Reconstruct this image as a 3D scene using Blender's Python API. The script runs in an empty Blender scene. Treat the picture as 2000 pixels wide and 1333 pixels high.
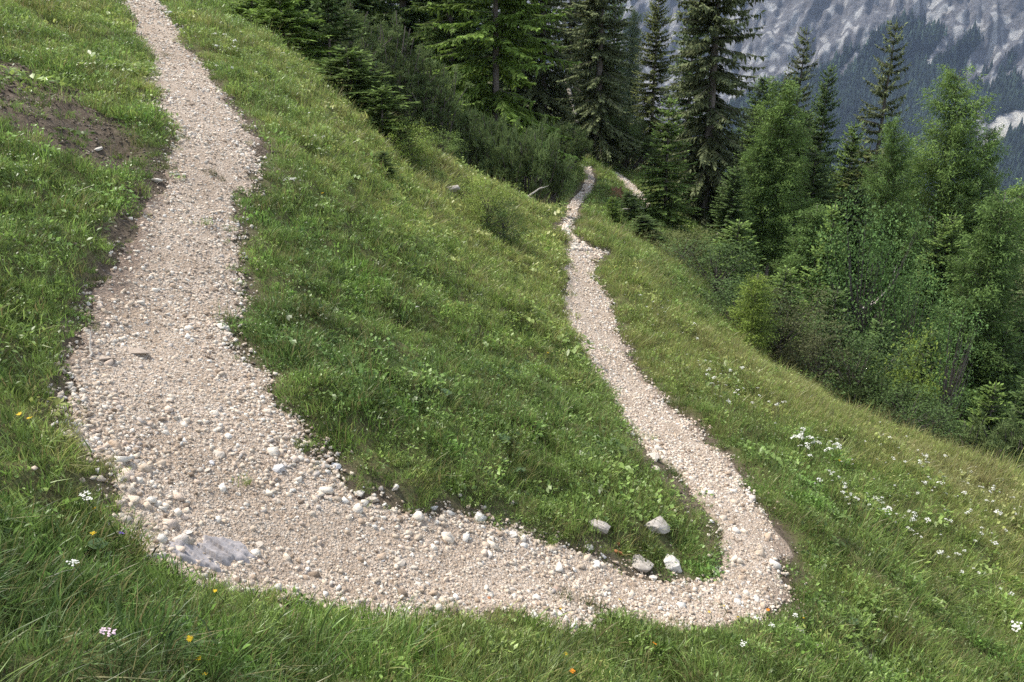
import bpy, math, random
import numpy as np
from mathutils import Vector, Matrix

# ------------------------------------------------------------------ camera, sky, sun, exposure
scene = bpy.context.scene
COL = scene.collection
PITCH = math.radians(18.0)
FPX = 1600.0                      # focal length in pixels of a 2000 px wide picture
CX, CY = 1000.0, 666.5

cam_data = bpy.data.cameras.new('camera')
cam = bpy.data.objects.new('camera', cam_data)
COL.objects.link(cam)
cam.location = (0, 0, 0)
cam.rotation_euler = (math.radians(90) - PITCH, 0, 0)
cam_data.sensor_width = 36.0
cam_data.lens = 36.0 * FPX / 2000.0
cam_data.clip_start = 0.05
cam_data.clip_end = 30000.0
scene.camera = cam

SUN_ELEV = math.radians(60)
SUN_TO = Vector((-0.86, 0.40, 0)).normalized() * math.cos(SUN_ELEV) + Vector((0, 0, math.sin(SUN_ELEV)))
world = bpy.data.worlds.new("World")
scene.world = world
world.use_nodes = True
wn = world.node_tree
bg = wn.nodes['Background']
sky = wn.nodes.new('ShaderNodeTexSky')
sky.sky_type = 'NISHITA'
sky.sun_disc = False
sky.sun_elevation = SUN_ELEV
sky.sun_rotation = math.atan2(SUN_TO.x, SUN_TO.y)
sky.altitude = 1500
veil = wn.nodes.new('ShaderNodeHueSaturation')          # thin cloud takes most of the blue out of the sky
veil.inputs['Saturation'].default_value = 0.42
wn.links.new(sky.outputs[0], veil.inputs['Color'])
wn.links.new(veil.outputs[0], bg.inputs[0])
bg.inputs[1].default_value = 0.14
sun_data = bpy.data.lights.new('sun', 'SUN')
sun = bpy.data.objects.new('sun', sun_data)
COL.objects.link(sun)
sun_data.energy = 2.8
sun_data.angle = math.radians(5)
sun_data.color = (1.0, 0.94, 0.84)
sun.rotation_euler = SUN_TO.to_track_quat('Z', 'Y').to_euler()
scene.view_settings.view_transform = 'Standard'
scene.view_settings.look = 'None'
scene.view_settings.gamma = 1.0
scene.view_settings.exposure = 1.42
scene.view_settings.use_curve_mapping = False
scene.cycles.use_denoising = False
scene.cycles.max_bounces = 6
scene.cycles.diffuse_bounces = 3
scene.cycles.glossy_bounces = 1
scene.cycles.transmission_bounces = 3
scene.cycles.volume_bounces = 0
scene.cycles.caustics_reflective = False
scene.cycles.caustics_refractive = False

rng = np.random.default_rng(7)
random.seed(7)

# ------------------------------------------------------------------ small maths helpers
SP, CP = math.sin(PITCH), math.cos(PITCH)

def ray(px, py):
    """direction (per unit of depth along the optical axis) of a picture point"""
    u = (np.asarray(px, float) - CX) / FPX
    v = (np.asarray(py, float) - CY) / FPX
    return np.stack([u, CP - v * SP, -SP - v * CP], -1)

def proj(p):
    d = p[..., 1] * CP - p[..., 2] * SP
    dn = -p[..., 1] * SP - p[..., 2] * CP
    d = np.maximum(d, 1e-3)
    return CX + FPX * p[..., 0] / d, CY + FPX * dn / d, d

def _hash(ix, iy, seed):
    n = (ix.astype(np.int64) * 374761393 + iy.astype(np.int64) * 668265263 + seed * 1442695041) & 0xFFFFFFFF
    n = ((n ^ (n >> 13)) * 1274126177) & 0xFFFFFFFF
    n = (n ^ (n >> 16)) & 0xFFFF
    return n / 65535.0

def vnoise(x, y, seed=0):
    x = np.asarray(x, float); y = np.asarray(y, float)
    ix = np.floor(x); iy = np.floor(y)
    fx = x - ix; fy = y - iy
    fx = fx * fx * (3 - 2 * fx); fy = fy * fy * (3 - 2 * fy)
    a = _hash(ix, iy, seed); b = _hash(ix + 1, iy, seed)
    c = _hash(ix, iy + 1, seed); d = _hash(ix + 1, iy + 1, seed)
    return (a * (1 - fx) + b * fx) * (1 - fy) + (c * (1 - fx) + d * fx) * fy - 0.5

def fbm(x, y, seed=0, octaves=4):
    s = 0; amp = 1.0
    for k in range(octaves):
        s = s + amp * vnoise(x * 2 ** k + 17.3 * k, y * 2 ** k - 9.1 * k, seed + k)
        amp *= 0.5
    return s

def smooth(a, b, x):
    t = np.clip((x - a) / (b - a), 0, 1)
    return t * t * (3 - 2 * t)

# ------------------------------------------------------------------ the lie of the land
# picture x, picture y, metres of depth
CTRL = [
 # upper (left) path
 (270,0,22),(340,130,16),(390,220,13),(420,300,11),(380,400,9.5),(355,500,8.4),(330,600,7.6),(310,700,6.75),
 (340,800,6.0),(380,880,5.55),(430,980,5.2),(500,1080,5.1),(560,1180,4.9),(700,1080,5.7),(900,1100,6.2),
 (1100,1140,6.6),(1300,1170,7.1),(1450,1130,7.6),(1460,1050,8.2),(1400,950,9.4),(1300,850,11),(1220,750,13),
 (1170,650,15.5),(1140,570,18),(1130,510,20),(1180,485,21.5),
 # uphill side
 (0,1333,2.6),(0,1100,3.3),(0,900,4.2),(0,700,5.2),(0,500,6.5),(0,300,8.3),(0,100,12.0),(0,0,15),
 (200,1333,2.9),(200,1150,3.9),(100,1000,4.1),(130,800,5.35),(130,600,6.7),(195,450,8.2),(245,350,9.5),(150,250,10.0),
 (250,150,13.2),(200,30,18.0),(100,-100,24),
 # camera side bank
 (500,1333,3.5),(800,1333,4.15),(1000,1333,4.6),(1300,1333,5.4),(1600,1333,6.3),(2000,1333,8.6),
 (850,1215,5.35),(1150,1225,6.0),(1500,1220,6.9),(1700,1250,7.7),
 # meadow between the two arms
 (600,300,13.5),(560,150,18),(480,60,22),(700,300,16),(600,450,10.8),(700,600,10),(850,450,16),(950,450,20),
 (1000,600,13.5),(900,700,10),(700,800,7.2),(500,600,8.4),(900,900,7.5),(1100,900,8.7),(1100,1000,7.6),
 (1250,1000,8.4),(800,950,6.5),(1050,750,11),(1060,520,18),(550,750,7.0),(800,800,7.8),(1200,1060,7.6),(1330,1060,8.0),
 # lower meadow
 (1530,1000,9.2),(1600,1100,8.5),(1800,1100,10.4),(2000,1000,14.5),(2000,1200,10.6),(1700,900,12.8),(1500,800,14),
 (1350,650,18),(1250,550,21),(1690,835,16.5),(2000,948,17),(1450,695,19.5),(1285,505,25),
 # ground beyond
 (1150,340,45),(1120,285,60),(1250,385,42),(1370,445,39),(1115,420,31),(1050,425,27.5),
]
XYZ = [tuple(ray(a, b) * d) for a, b, d in CTRL] + [
 (0,0,-1.65),(-3,0,-0.35),(3,0,-2.9),(0,-5,-0.6),(8,-3,-4.6),(-10,-8,3.2),(-12,4,2.6),
 # behind the crest of the meadow
 (-0.5,33,-4.6),(-4,30,-2.6),(-2,26,-2.75),(-6.5,27,-0.6),(-9,33,1.5),(1.5,34,-4.9),
 # falling away below the lower meadow
 (9,20,-9.2),(12,24,-12.2),(8,25,-8.4),(17,29,-13.6),(25,37,-17.5),(7,30,-7.2),(22,22,-15.5),(16,12,-10.5),(20,5,-12),
 (12,36,-9.5),(20,45,-14.5),(35,30,-21),(11,50,-8),(17,62,-12),(30,70,-20),
 # far hillside
 (-30,0,10),(-30,30,10),(-25,60,8),(-10,50,0.5),(-10,80,0),(-40,90,16),(10,90,-8),(40,90,-26),(60,40,-38),(50,0,-30),
 (30,-20,-16),(-20,-20,7),(0,-20,-1.5),(60,100,-40),(60,-20,-36),(-45,-20,18),(-45,45,18),
]
XYZ = np.array(XYZ)

def tps_fit(P, lam):
    n = len(P)
    d2 = ((P[:, None, :2] - P[None, :, :2]) ** 2).sum(-1)
    K = 0.5 * d2 * np.log(d2 + 1e-9)
    A = np.zeros((n + 3, n + 3))
    A[:n, :n] = K + lam * np.eye(n)
    A[:n, n] = 1; A[:n, n + 1:] = P[:, :2]
    A[n, :n] = 1; A[n + 1:, :n] = P[:, :2].T
    b = np.zeros(n + 3); b[:n] = P[:, 2]
    return np.linalg.solve(A, b)

TW = tps_fit(XYZ, 1.2)

def tps_eval(x, y):
    n = len(XYZ)
    out = TW[n] + TW[n + 1] * x + TW[n + 2] * y
    for i in range(n):
        d2 = (x - XYZ[i, 0]) ** 2 + (y - XYZ[i, 1]) ** 2
        out = out + TW[i] * 0.5 * d2 * np.log(d2 + 1e-9)
    return out

GX0, GY0, GS = -46.0, -22.0, 0.25
GNX, GNY = 430, 500
_gx = GX0 + GS * np.arange(GNX); _gy = GY0 + GS * np.arange(GNY)
HM = tps_eval(*np.meshgrid(_gx, _gy))

def h_base(x, y):
    """height of the ground without its small bumps; a plane of the mean slope beyond the surveyed part"""
    x = np.asarray(x, float); y = np.asarray(y, float)
    xc = np.clip(x, GX0 + .01, GX0 + GS * (GNX - 1) - .01)
    yc = np.clip(y, GY0 + .01, GY0 + GS * (GNY - 1) - .01)
    fx = (xc - GX0) / GS; fy = (yc - GY0) / GS
    ix = fx.astype(int); iy = fy.astype(int)
    fx = fx - ix; fy = fy - iy
    z = (HM[iy, ix] * (1 - fx) + HM[iy, ix + 1] * fx) * (1 - fy) + (HM[iy + 1, ix] * (1 - fx) + HM[iy + 1, ix + 1] * fx) * fy
    return z - 0.62 * np.maximum(x - xc, 0) - 0.38 * np.minimum(x - xc, 0) - 0.10 * (y - yc) * np.sign(y - yc)

def cast(px, py, fn=None, lift=0.0):
    """where the line of sight of picture points meets the ground (or a height LIFT above it)"""
    px = np.atleast_1d(np.asarray(px, float)); py = np.atleast_1d(np.asarray(py, float))
    dr = ray(px, py)
    def march(f, t, step, n):
        done = np.zeros(px.shape, bool); t0 = t.copy()
        for k in range(n):
            p = dr * t[:, None]
            done |= p[:, 2] < f(p[:, 0], p[:, 1])
            if done.all(): break
            t0 = np.where(done, t0, t); t = np.where(done, t, t * step)
        return t0, t
    lo, hi = march(lambda x, y: h_base(x, y) + lift, np.full(px.shape, 1.2), 1.012, 430)
    f = lambda x, y: (fn or h_base)(x, y) + lift
    if fn is not None:
        lo, hi = march(f, lo * .90, 1.012, 40)
    for k in range(10):
        m = 0.5 * (lo + hi); p = dr * m[:, None]
        b = p[:, 2] < f(p[:, 0], p[:, 1])
        hi = np.where(b, m, hi); lo = np.where(b, lo, m)
    p = dr * hi[:, None]
    p[:, 2] = f(p[:, 0], p[:, 1])
    return p

def inside(poly, x, y):
    c = np.zeros(np.shape(x), bool)
    n = len(poly)
    for i in range(n):
        x1, y1 = poly[i][:2]; x2, y2 = poly[(i + 1) % n][:2]
        if y1 == y2: continue
        c ^= ((y1 > y) != (y2 > y)) & (x < (x2 - x1) * (y - y1) / (y2 - y1) + x1)
    return c

def poly_dist(poly, x, y, closed=True):
    """signed distance to an outline (negative inside)"""
    best = np.full(np.shape(x), 1e9)
    n = len(poly)
    for i in range(n if closed else n - 1):
        x1, y1 = poly[i][:2]; x2, y2 = poly[(i + 1) % n][:2]
        dx, dy = x2 - x1, y2 - y1
        t = np.clip(((x - x1) * dx + (y - y1) * dy) / (dx * dx + dy * dy + 1e-12), 0, 1)
        best = np.minimum(best, (x - x1 - t * dx) ** 2 + (y - y1 - t * dy) ** 2)
    best = np.sqrt(best)
    return np.where(inside(poly, x, y), -best, best) if closed else best

# ---- the trodden gravel path: pairs of picture points across it, from the top of the picture round the bend to the fork
PAIRS = [((215,-70),(275,-70)),((235,0),(310,0)),((268,60),(345,60)),((295,105),(372,100)),((305,150),(408,150)),((308,205),(445,200)),
 ((338,250),(482,250)),((345,300),(500,300)),((322,350),(490,350)),((290,400),(466,400)),((265,450),(456,450)),
 ((248,500),(460,500)),((232,550),(465,550)),((205,600),(460,600)),((180,650),(456,645)),((158,700),(460,695)),
 ((160,750),(500,745)),((170,800),(530,795)),((188,860),(575,850)),((212,910),(625,897)),((240,955),(655,925)),
 ((262,1005),(700,958)),((290,1065),(770,983)),((340,1110),(845,1000)),((430,1140),(905,1012)),((520,1170),(950,1018)),
 ((640,1195),(1000,1030)),((760,1203),(1050,1048)),((880,1207),(1100,1066)),((1000,1212),(1150,1082)),((1120,1217),(1210,1105)),
 ((1250,1217),(1270,1124)),((1370,1220),(1330,1132)),((1470,1205),(1378,1122)),((1525,1168),(1408,1095)),((1533,1110),(1406,1050)),
 ((1522,1050),(1386,1000)),((1490,1000),(1346,950)),((1456,950),(1306,912)),((1416,895),(1266,880)),((1366,845),(1229,838)),
 ((1311,800),(1204,798)),((1276,760),(1181,760)),((1246,720),(1161,720)),((1216,675),(1139,678)),((1204,630),(1116,640)),
 ((1193,600),(1106,600)),((1176,570),(1106,556)),((1157,537),(1103,517)),((1168,504),(1112,490)),((1184,490),(1132,480))]
_o = cast([p[0][0] for p in PAIRS], [p[0][1] for p in PAIRS])
_i = cast([p[1][0] for p in PAIRS], [p[1][1] for p in PAIRS])

def resample(P, n_per=6):
    out = []
    P = np.asarray(P)
    n = len(P)
    for k in range(n - 1):
        p0, p1, p2, p3 = P[max(k - 1, 0)], P[k], P[k + 1], P[min(k + 2, n - 1)]
        for j in range(n_per):
            t = j / n_per
            out.append(0.5 * ((2 * p1) + (-p0 + p2) * t + (2 * p0 - 5 * p1 + 4 * p2 - p3) * t * t + (-p0 + 3 * p1 - 3 * p2 + p3) * t ** 3))
    out.append(P[-1])
    return np.array(out)

OUTER = resample(_o[:, :2]); INNER = resample(_i[:, :2])
PATH_POLY = np.concatenate([OUTER[::3], INNER[::-3]])
TRAIL_PX = [(1147,326,14),(1152,350,16),(1146,372,19),(1130,392,21),(1119,412,21),(1108,434,11),(1106,452,11),(1118,470,19),(1136,490,34)]
_tl = cast([a - w * .5 for a, b, w in TRAIL_PX], [b for a, b, w in TRAIL_PX])
_tr = cast([a + w * .5 for a, b, w in TRAIL_PX], [b for a, b, w in TRAIL_PX])
T_L = resample(_tl[:, :2], 5); T_R = resample(_tr[:, :2], 5)
TRAIL_POLY = np.concatenate([T_L, T_R[::-1]])
SCREE_PX = [(1192,336,10),(1208,345,16),(1222,358,22),(1236,372,26),(1248,386,26),(1262,410,14)]
_sl = cast([a - w * .5 for a, b, w in SCREE_PX], [b for a, b, w in SCREE_PX])
_sr = cast([a + w * .5 for a, b, w in SCREE_PX], [b for a, b, w in SCREE_PX])
S_L = resample(_sl[:, :2], 5); S_R = resample(_sr[:, :2], 5)
SCREE_POLY = np.concatenate([S_L, S_R[::-1]])

def area(pts):
    """outline on the ground of a picture outline"""
    return cast([p[0] for p in pts], [p[1] for p in pts])[:, :2]

# bare earth: the slip on the uphill bank, the trodden margins, worn spots at the bend
EARTH = [area(a) for a in (
 [(-80,105),(0,112),(60,132),(130,172),(200,222),(262,282),(296,322),(270,345),(200,342),(130,315),(60,280),(0,250),(-80,235)],
 [(290,320),(335,350),(312,400),(290,450),(275,500),(258,545),(235,590),(205,640),(180,700),(140,705),(160,640),(185,580),(200,520),(212,460),(245,385)],
 [(1222,850),(1262,880),(1300,915),(1345,960),(1380,1000),(1350,1010),(1290,950),(1240,900),(1205,850)],
 [(430,170),(470,215),(520,270),(540,310),(505,310),(480,250),(440,200)],
 [(1205,640),(1250,720),(1290,770),(1340,815),(1420,890),(1460,930),(1450,935),(1370,850),(1300,795),(1235,715)],
 [(1495,1000),(1530,1060),(1545,1160),(1520,1200),(1527,1110),(1515,1045)],
 [(1530,1205),(1580,1225),(1640,1255),(1720,1285),(1690,1305),(1600,1265),(1540,1235)],
 [(1080,440),(1105,470),(1150,480),(1140,470),(1110,450),(1090,435)],
)]
def earth_mask(x, y, soft=0.18):
    m = np.zeros(np.shape(x))
    jx = x + 0.16 * vnoise(x * 3.1, y * 3.1, 91); jy = y + 0.16 * vnoise(x * 3.1, y * 3.1, 92)
    for E in EARTH:
        m = np.maximum(m, 1 - smooth(-soft, soft, poly_dist(E, jx, jy)))
    return m

def path_dist(x, y):
    jx = x + 0.26 * vnoise(x * 2.3, y * 2.3, 11) + 0.13 * vnoise(x * 7, y * 7, 12)
    jy = y + 0.26 * vnoise(x * 2.3, y * 2.3, 13) + 0.13 * vnoise(x * 7, y * 7, 14)
    d = np.minimum(poly_dist(PATH_POLY, jx, jy), poly_dist(TRAIL_POLY, jx, jy))
    return np.minimum(d, poly_dist(SCREE_POLY, jx, jy))

PGX0, PGY0, PGS, PNX, PNY = -20.0, -2.0, 0.08, 460, 700
_px = PGX0 + PGS * np.arange(PNX); _py = PGY0 + PGS * np.arange(PNY)
_PX, _PY = np.meshgrid(_px, _py)
PD = np.minimum(path_dist(_PX, _PY), 6.0)
EM = earth_mask(_PX, _PY)
def _grid(G, x, y, outside):
    fx = (np.asarray(x, float) - PGX0) / PGS; fy = (np.asarray(y, float) - PGY0) / PGS
    ok = (fx >= 0) & (fx < PNX - 1.01) & (fy >= 0) & (fy < PNY - 1.01)
    fx = np.clip(fx, 0, PNX - 1.02); fy = np.clip(fy, 0, PNY - 1.02)
    ix = fx.astype(int); iy = fy.astype(int); fx = fx - ix; fy = fy - iy
    v = (G[iy, ix] * (1 - fx) + G[iy, ix + 1] * fx) * (1 - fy) + (G[iy + 1, ix] * (1 - fx) + G[iy + 1, ix + 1] * fx) * fy
    return np.where(ok, v, outside)
def pdist(x, y): return _grid(PD, x, y, 6.0)
def earth(x, y): return _grid(EM, x, y, 0.0)

def H(x, y):
    """the ground with hummocks, the path trodden a little into it"""
    z = h_base(x, y)
    d = pdist(x, y)
    r = np.hypot(x, y)
    off = smooth(0.0, 0.5, d)
    hum = 0.18 * vnoise(x * 1.25, y * 1.25, 31) + 0.16 * vnoise(x * 2.9, y * 2.9, 32) + 0.11 * vnoise(x * 6.5, y * 6.5, 33)
    big = 0.5 * vnoise(x * .21, y * .21, 35) * smooth(18, 40, r)
    bank = 0.07 * smooth(0.0, 0.35, d)
    tr = 0.035 * vnoise(x * 2.2, y * 2.2, 36) + 0.02 * vnoise(x * 7, y * 7, 37)
    return z + off * (hum * 0.9 + big) + bank + (1 - off) * tr - 0.10 * earth(x, y) * off

# ------------------------------------------------------------------ mesh and material helpers
def mesh_obj(name, V, F, mat=None, parent=None, smooth_shade=False, attrs=None, link=True):
    me = bpy.data.meshes.new(name)
    V = np.ascontiguousarray(V, dtype=np.float32)
    if isinstance(F, np.ndarray):
        k = F.shape[1]; n = len(F)
        me.vertices.add(len(V)); me.vertices.foreach_set('co', V.ravel())
        me.loops.add(n * k); me.loops.foreach_set('vertex_index', np.ascontiguousarray(F, dtype=np.int32).ravel())
        me.polygons.add(n)
        me.polygons.foreach_set('loop_start', np.arange(n, dtype=np.int32) * k)
        me.update(calc_edges=True)
    else:
        me.from_pydata([tuple(v) for v in V], [], F)
        me.update()
    if smooth_shade:
        me.polygons.foreach_set('use_smooth', np.ones(len(me.polygons), bool))
    if attrs:
        for a, val in attrs.items():
            val = np.asarray(val, dtype=np.float32)
            if val.ndim == 1:
                at = me.attributes.new(a, 'FLOAT', 'POINT'); at.data.foreach_set('value', val)
            else:
                at = me.attributes.new(a, 'FLOAT_VECTOR', 'POINT'); at.data.foreach_set('vector', val.ravel())
    if mat: me.materials.append(mat)
    ob = bpy.data.objects.new(name, me)
    if link: COL.objects.link(ob)
    if parent: ob.parent = parent
    return ob

def tag(o, label=None, cat=None, group=None, kind=None):
    if label: o['label'] = label
    if cat: o['category'] = cat
    if group: o['group'] = group
    if kind: o['kind'] = kind
    return o

class NT:
    """short hand for building a node material"""
    def __init__(self, name):
        self.m = bpy.data.materials.new(name); self.m.use_nodes = True
        self.t = self.m.node_tree
        self.t.nodes.clear()
        self.out = self.t.nodes.new('ShaderNodeOutputMaterial')
    def n(self, typ, **kw):
        nd = self.t.nodes.new(typ)
        for k, v in kw.items():
            if k == 'i':
                for kk, vv in v.items():
                    if hasattr(vv, 'node'): self.t.links.new(vv, nd.inputs[kk])
                    else: nd.inputs[kk].default_value = vv
            else: setattr(nd, k, v)
        return nd
    def attr(self, name, kind='GEOMETRY', out='Fac'):
        return self.n('ShaderNodeAttribute', attribute_name=name, attribute_type=kind).outputs[out]
    def noise(self, scale, detail=4, rough=.55, vec=None, dist=0):
        nd = self.n('ShaderNodeTexNoise', i={'Scale': scale, 'Detail': detail, 'Roughness': rough, 'Distortion': dist})
        if vec is not None: self.t.links.new(vec, nd.inputs['Vector'])
        return nd.outputs['Fac']
    def ramp(self, fac, stops, interp='LINEAR'):
        nd = self.n('ShaderNodeValToRGB'); nd.color_ramp.interpolation = interp
        e = nd.color_ramp.elements
        while len(e) < len(stops): e.new(0.5)
        for el, (p, c) in zip(e, stops):
            el.position = p; el.color = (*c, 1) if len(c) == 3 else c
        self.t.links.new(fac, nd.inputs[0]); return nd.outputs[0]
    def mix(self, fac, a, b, typ='MIX'):
        nd = self.n('ShaderNodeMix', data_type='RGBA', blend_type=typ)
        for s, v in ((nd.inputs[0], fac), (nd.inputs[6], a), (nd.inputs[7], b)):
            if hasattr(v, 'node'): self.t.links.new(v, s)
            else: s.default_value = v if not isinstance(v, tuple) or len(v) == 4 else (*v, 1)
        return nd.outputs[2]
    def math(self, op, a, b=0.0):
        nd = self.n('ShaderNodeMath', operation=op)
        for s, v in zip(nd.inputs, (a, b)):
            if hasattr(v, 'node'): self.t.links.new(v, s)
            else: s.default_value = v
        return nd.outputs[0]
    def bump(self, height, strength=.5, dist=.02):
        return self.n('ShaderNodeBump', i={'Height': height, 'Strength': strength, 'Distance': dist}).outputs[0]
    def coord(self, which='Object'):
        return self.n('ShaderNodeTexCoord').outputs[which]
    def pos(self):
        return self.n('ShaderNodeNewGeometry').outputs['Position']
    def finish(self, color, rough=.9, spec=.2, normal=None, translucent=0.0):
        p = self.n('ShaderNodeBsdfPrincipled', i={'Base Color': color, 'Roughness': rough, 'Specular IOR Level': spec})
        if normal is not None: self.t.links.new(normal, p.inputs['Normal'])
        sh = p.outputs[0]
        if translucent:
            tr = self.n('ShaderNodeBsdfTranslucent', i={'Color': color})
            mx = self.n('ShaderNodeMixShader', i={0: translucent})
            self.t.links.new(sh, mx.inputs[1]); self.t.links.new(tr.outputs[0], mx.inputs[2])
            sh = mx.outputs[0]
        self.t.links.new(sh, self.out.inputs[0]); return self.m

# ------------------------------------------------------------------ materials of the setting
def mat_ground():
    t = NT('hillside_ground'); P = t.pos()
    n1 = t.noise(1.1, 5, .6, P); n2 = t.noise(14, 5, .65, P)
    soil = t.ramp(n2, [(.25, (.040, .031, .022)), (.5, (.092, .072, .053)), (.75, (.16, .127, .098))])
    turf = t.ramp(t.noise(26, 7, .85, P), [(.30, (.030, .026, .014)), (.46, (.085, .078, .035)), (.58, (.095, .115, .04)), (.72, (.24, .20, .105))])
    e = t.attr('earth')
    f = t.math('ADD', e, t.math('MULTIPLY', t.math('SUBTRACT', n1, .5), .35))
    col = t.mix(f, turf, soil)
    grit = t.noise(60, 3, .6, P)
    h = t.math('ADD', t.math('MULTIPLY', n2, .7), t.math('MULTIPLY', grit, .3))
    return t.finish(col, .95, .1, t.bump(h, .8, .05))

def mat_path():
    t = NT('path_gravel'); P = t.pos()
    v = t.n('ShaderNodeTexVoronoi', i={'Scale': 42.0, 'Randomness': 1.0}); t.t.links.new(P, v.inputs['Vector'])
    v2 = t.n('ShaderNodeTexVoronoi', i={'Scale': 110.0, 'Randomness': 1.0}); t.t.links.new(P, v2.inputs['Vector'])
    pale = t.ramp(t.n('ShaderNodeSeparateColor', i={0: v.outputs['Color']}).outputs[0],
                  [(.0, (.20, .15, .11)), (.3, (.40, .32, .25)), (.7, (.54, .455, .37)), (1.0, (.62, .55, .47))])
    fine = t.ramp(t.n('ShaderNodeSeparateColor', i={0: v2.outputs['Color']}).outputs[1], [(.0, (.19, .14, .10)), (1.0, (.52, .43, .345))])
    c = t.mix(.45, pale, fine)
    big = t.noise(1.3, 4, .6, P)
    c = t.mix(t.ramp(big, [(.42, (0, 0, 0)), (.62, (.65,) * 3)]), c, t.ramp(t.noise(30, 5, .7, P), [(.3, (.19, .138, .095)), (.7, (.38, .295, .22))]))
    e = t.attr('earth')
    soil = t.ramp(t.noise(18, 5, .7, P), [(.3, (.10, .07, .052)), (.7, (.25, .185, .145))])
    c = t.mix(e, c, soil)
    h = t.math('ADD', v.outputs['Distance'], t.math('MULTIPLY', v2.outputs['Distance'], .5))
    return t.finish(c, .92, .15, t.bump(h, .9, .02))

M_GROUND = mat_ground(); M_PATH = mat_path()

# ------------------------------------------------------------------ hillside: one sheet, fine near the camera, out to the valley
def valley(x, y, z):
    r = np.hypot(x, y)
    return z

def build_hillside():
    az = np.concatenate([np.linspace(-48, 48, 560), np.linspace(48, 312, 120)[1:-1]])
    az = np.radians(az)
    rr = np.concatenate([[0.3], np.geomspace(0.8, 120, 330), np.geomspace(126, 3200, 40)])
    A, R = np.meshgrid(az, rr)
    X = R * np.sin(A); Y = R * np.cos(A)
    Z = H(X, Y)
    far = smooth(90, 400, R)
    plane = -8 - 0.55 * np.maximum(X, -200) + 0.02 * Y - 0.02 * np.maximum(R - 100, 0)
    Zf = np.maximum(plane, -330 + 14 * fbm(X / 180, Y / 180, 61)) + 18 * fbm(X / 120, Y / 120, 60) * far
    Zf = np.minimum(Zf, 150)
    Z = Z * (1 - far) + Zf * far
    na, nr = len(az), len(rr)
    idx = np.arange(na * nr).reshape(nr, na)
    nxt = np.roll(idx, -1, 1)
    F = np.stack([idx[:-1], nxt[:-1], nxt[1:], idx[1:]], -1).reshape(-1, 4)[:, ::-1]
    V = np.stack([X, Y, Z], -1).reshape(-1, 3)
    e = np.clip(earth(X, Y) + (1 - smooth(-.02, .30, pdist(X, Y) + .14 * vnoise(X * 4, Y * 4, 44))), 0, 1).ravel()
    o = mesh_obj('hillside', V, F, M_GROUND, smooth_shade=True, attrs={'earth': e})
    o['kind'] = 'structure'
    return o
hillside = build_hillside()

def strip(name, L, R, ncross, lift, mat):
    n = len(L)
    s = np.linspace(-.16, 1.16, ncross)
    P = L[:, None, :] * (1 - s)[None, :, None] + R[:, None, :] * s[None, :, None]
    P = P + 0.05 * np.stack([vnoise(P[..., 0] * 4, P[..., 1] * 4, 71), vnoise(P[..., 0] * 4, P[..., 1] * 4, 72)], -1)
    X, Y = P[..., 0], P[..., 1]
    Z = H(X, Y) + lift - 0.15 * smooth(-.01, .09, pdist(X, Y))
    idx = np.arange(n * ncross).reshape(n, ncross)
    F = np.stack([idx[:-1, :-1], idx[:-1, 1:], idx[1:, 1:], idx[1:, :-1]], -1).reshape(-1, 4)
    e = earth(X, Y).ravel()
    o = mesh_obj(name, np.stack([X, Y, Z], -1).reshape(-1, 3), F, mat, smooth_shade=True, attrs={'earth': e})
    o['kind'] = 'structure'
    return o
path = strip('gravel_path', resample(_o[:, :2], 14), resample(_i[:, :2], 14), 46, 0.014, M_PATH)
trail = strip('narrow_trail', T_L, T_R, 6, 0.03, M_PATH)
scree = strip('scree_strip', S_L, S_R, 6, 0.03, M_PATH)

# ------------------------------------------------------------------ the mountain across the valley
MAZ = math.radians(21.0)
MN = np.array([math.sin(MAZ), math.cos(MAZ)]); ML = np.array([math.cos(MAZ), -math.sin(MAZ)])
PROF = np.array([(2250,-345),(2480,-322),(2620,-275),(2800,-165),(2950,-75),(3050,10),(3160,150),(3300,320),(3480,560),(3700,860),(3950,1130),(4200,1290),(4600,1330)], float)
def prof(q):
    """q = level distance into the wall -> height of the mean face"""
    return np.interp(q, PROF[:, 0], PROF[:, 1])
def on_wall(pts):
    """picture outline -> (along, into) outline on the mean face of the mountain"""
    out = []
    q = np.linspace(2260, 4500, 3000); z = prof(q)
    for px, py in pts:
        d = ray(px, py)
        t = q / (d[0] * MN[0] + d[1] * MN[1])
        f = d[2] * t - z
        k = int(np.argmax(f < 0)) if (f < 0).any() else len(q) - 1
        out.append(((d[0] * ML[0] + d[1] * ML[1]) * t[k], q[k]))
    return out
WOOD = [on_wall(a) for a in (
 [(1350,260),(1450,195),(1490,168),(1560,160),(1590,145),(1640,120),(1703,88),(1745,58),(1790,50),(1836,78),(1832,100),(1812,128),(1840,120),(1900,70),(1905,95),(1890,130),(1880,165),(1920,150),(2010,60),(2200,-40),(2700,-60),(2700,420),(1000,420),(1000,330),(1200,300)],
)]
BARE = [on_wall(a) for a in (
 [(1890,205),(1905,200),(1920,240),(1940,270),(1925,300),(1915,330),(1900,290),(1895,250)],
 [(1925,270),(1960,230),(2010,215),(2060,200),(2060,240),(1985,260),(1950,290),(1930,300)],
 [(1930,120),(1950,110),(1955,160),(1945,175),(1925,165)],
 [(1980,90),(2030,70),(2040,150),(1990,180),(1975,140)],
 [(1875,210),(1882,215),(1870,250),(1862,250)],
 [(1978,285),(2030,270),(2060,300),(2000,300)],
)]
SUNLIT_SCARP = on_wall([(1935,262),(1962,228),(2010,212),(2060,200),(2060,235),(1990,250),(1950,285),(1930,290)])  # pale scree patch in sun, its sunlit brightness painted into the colour
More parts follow.
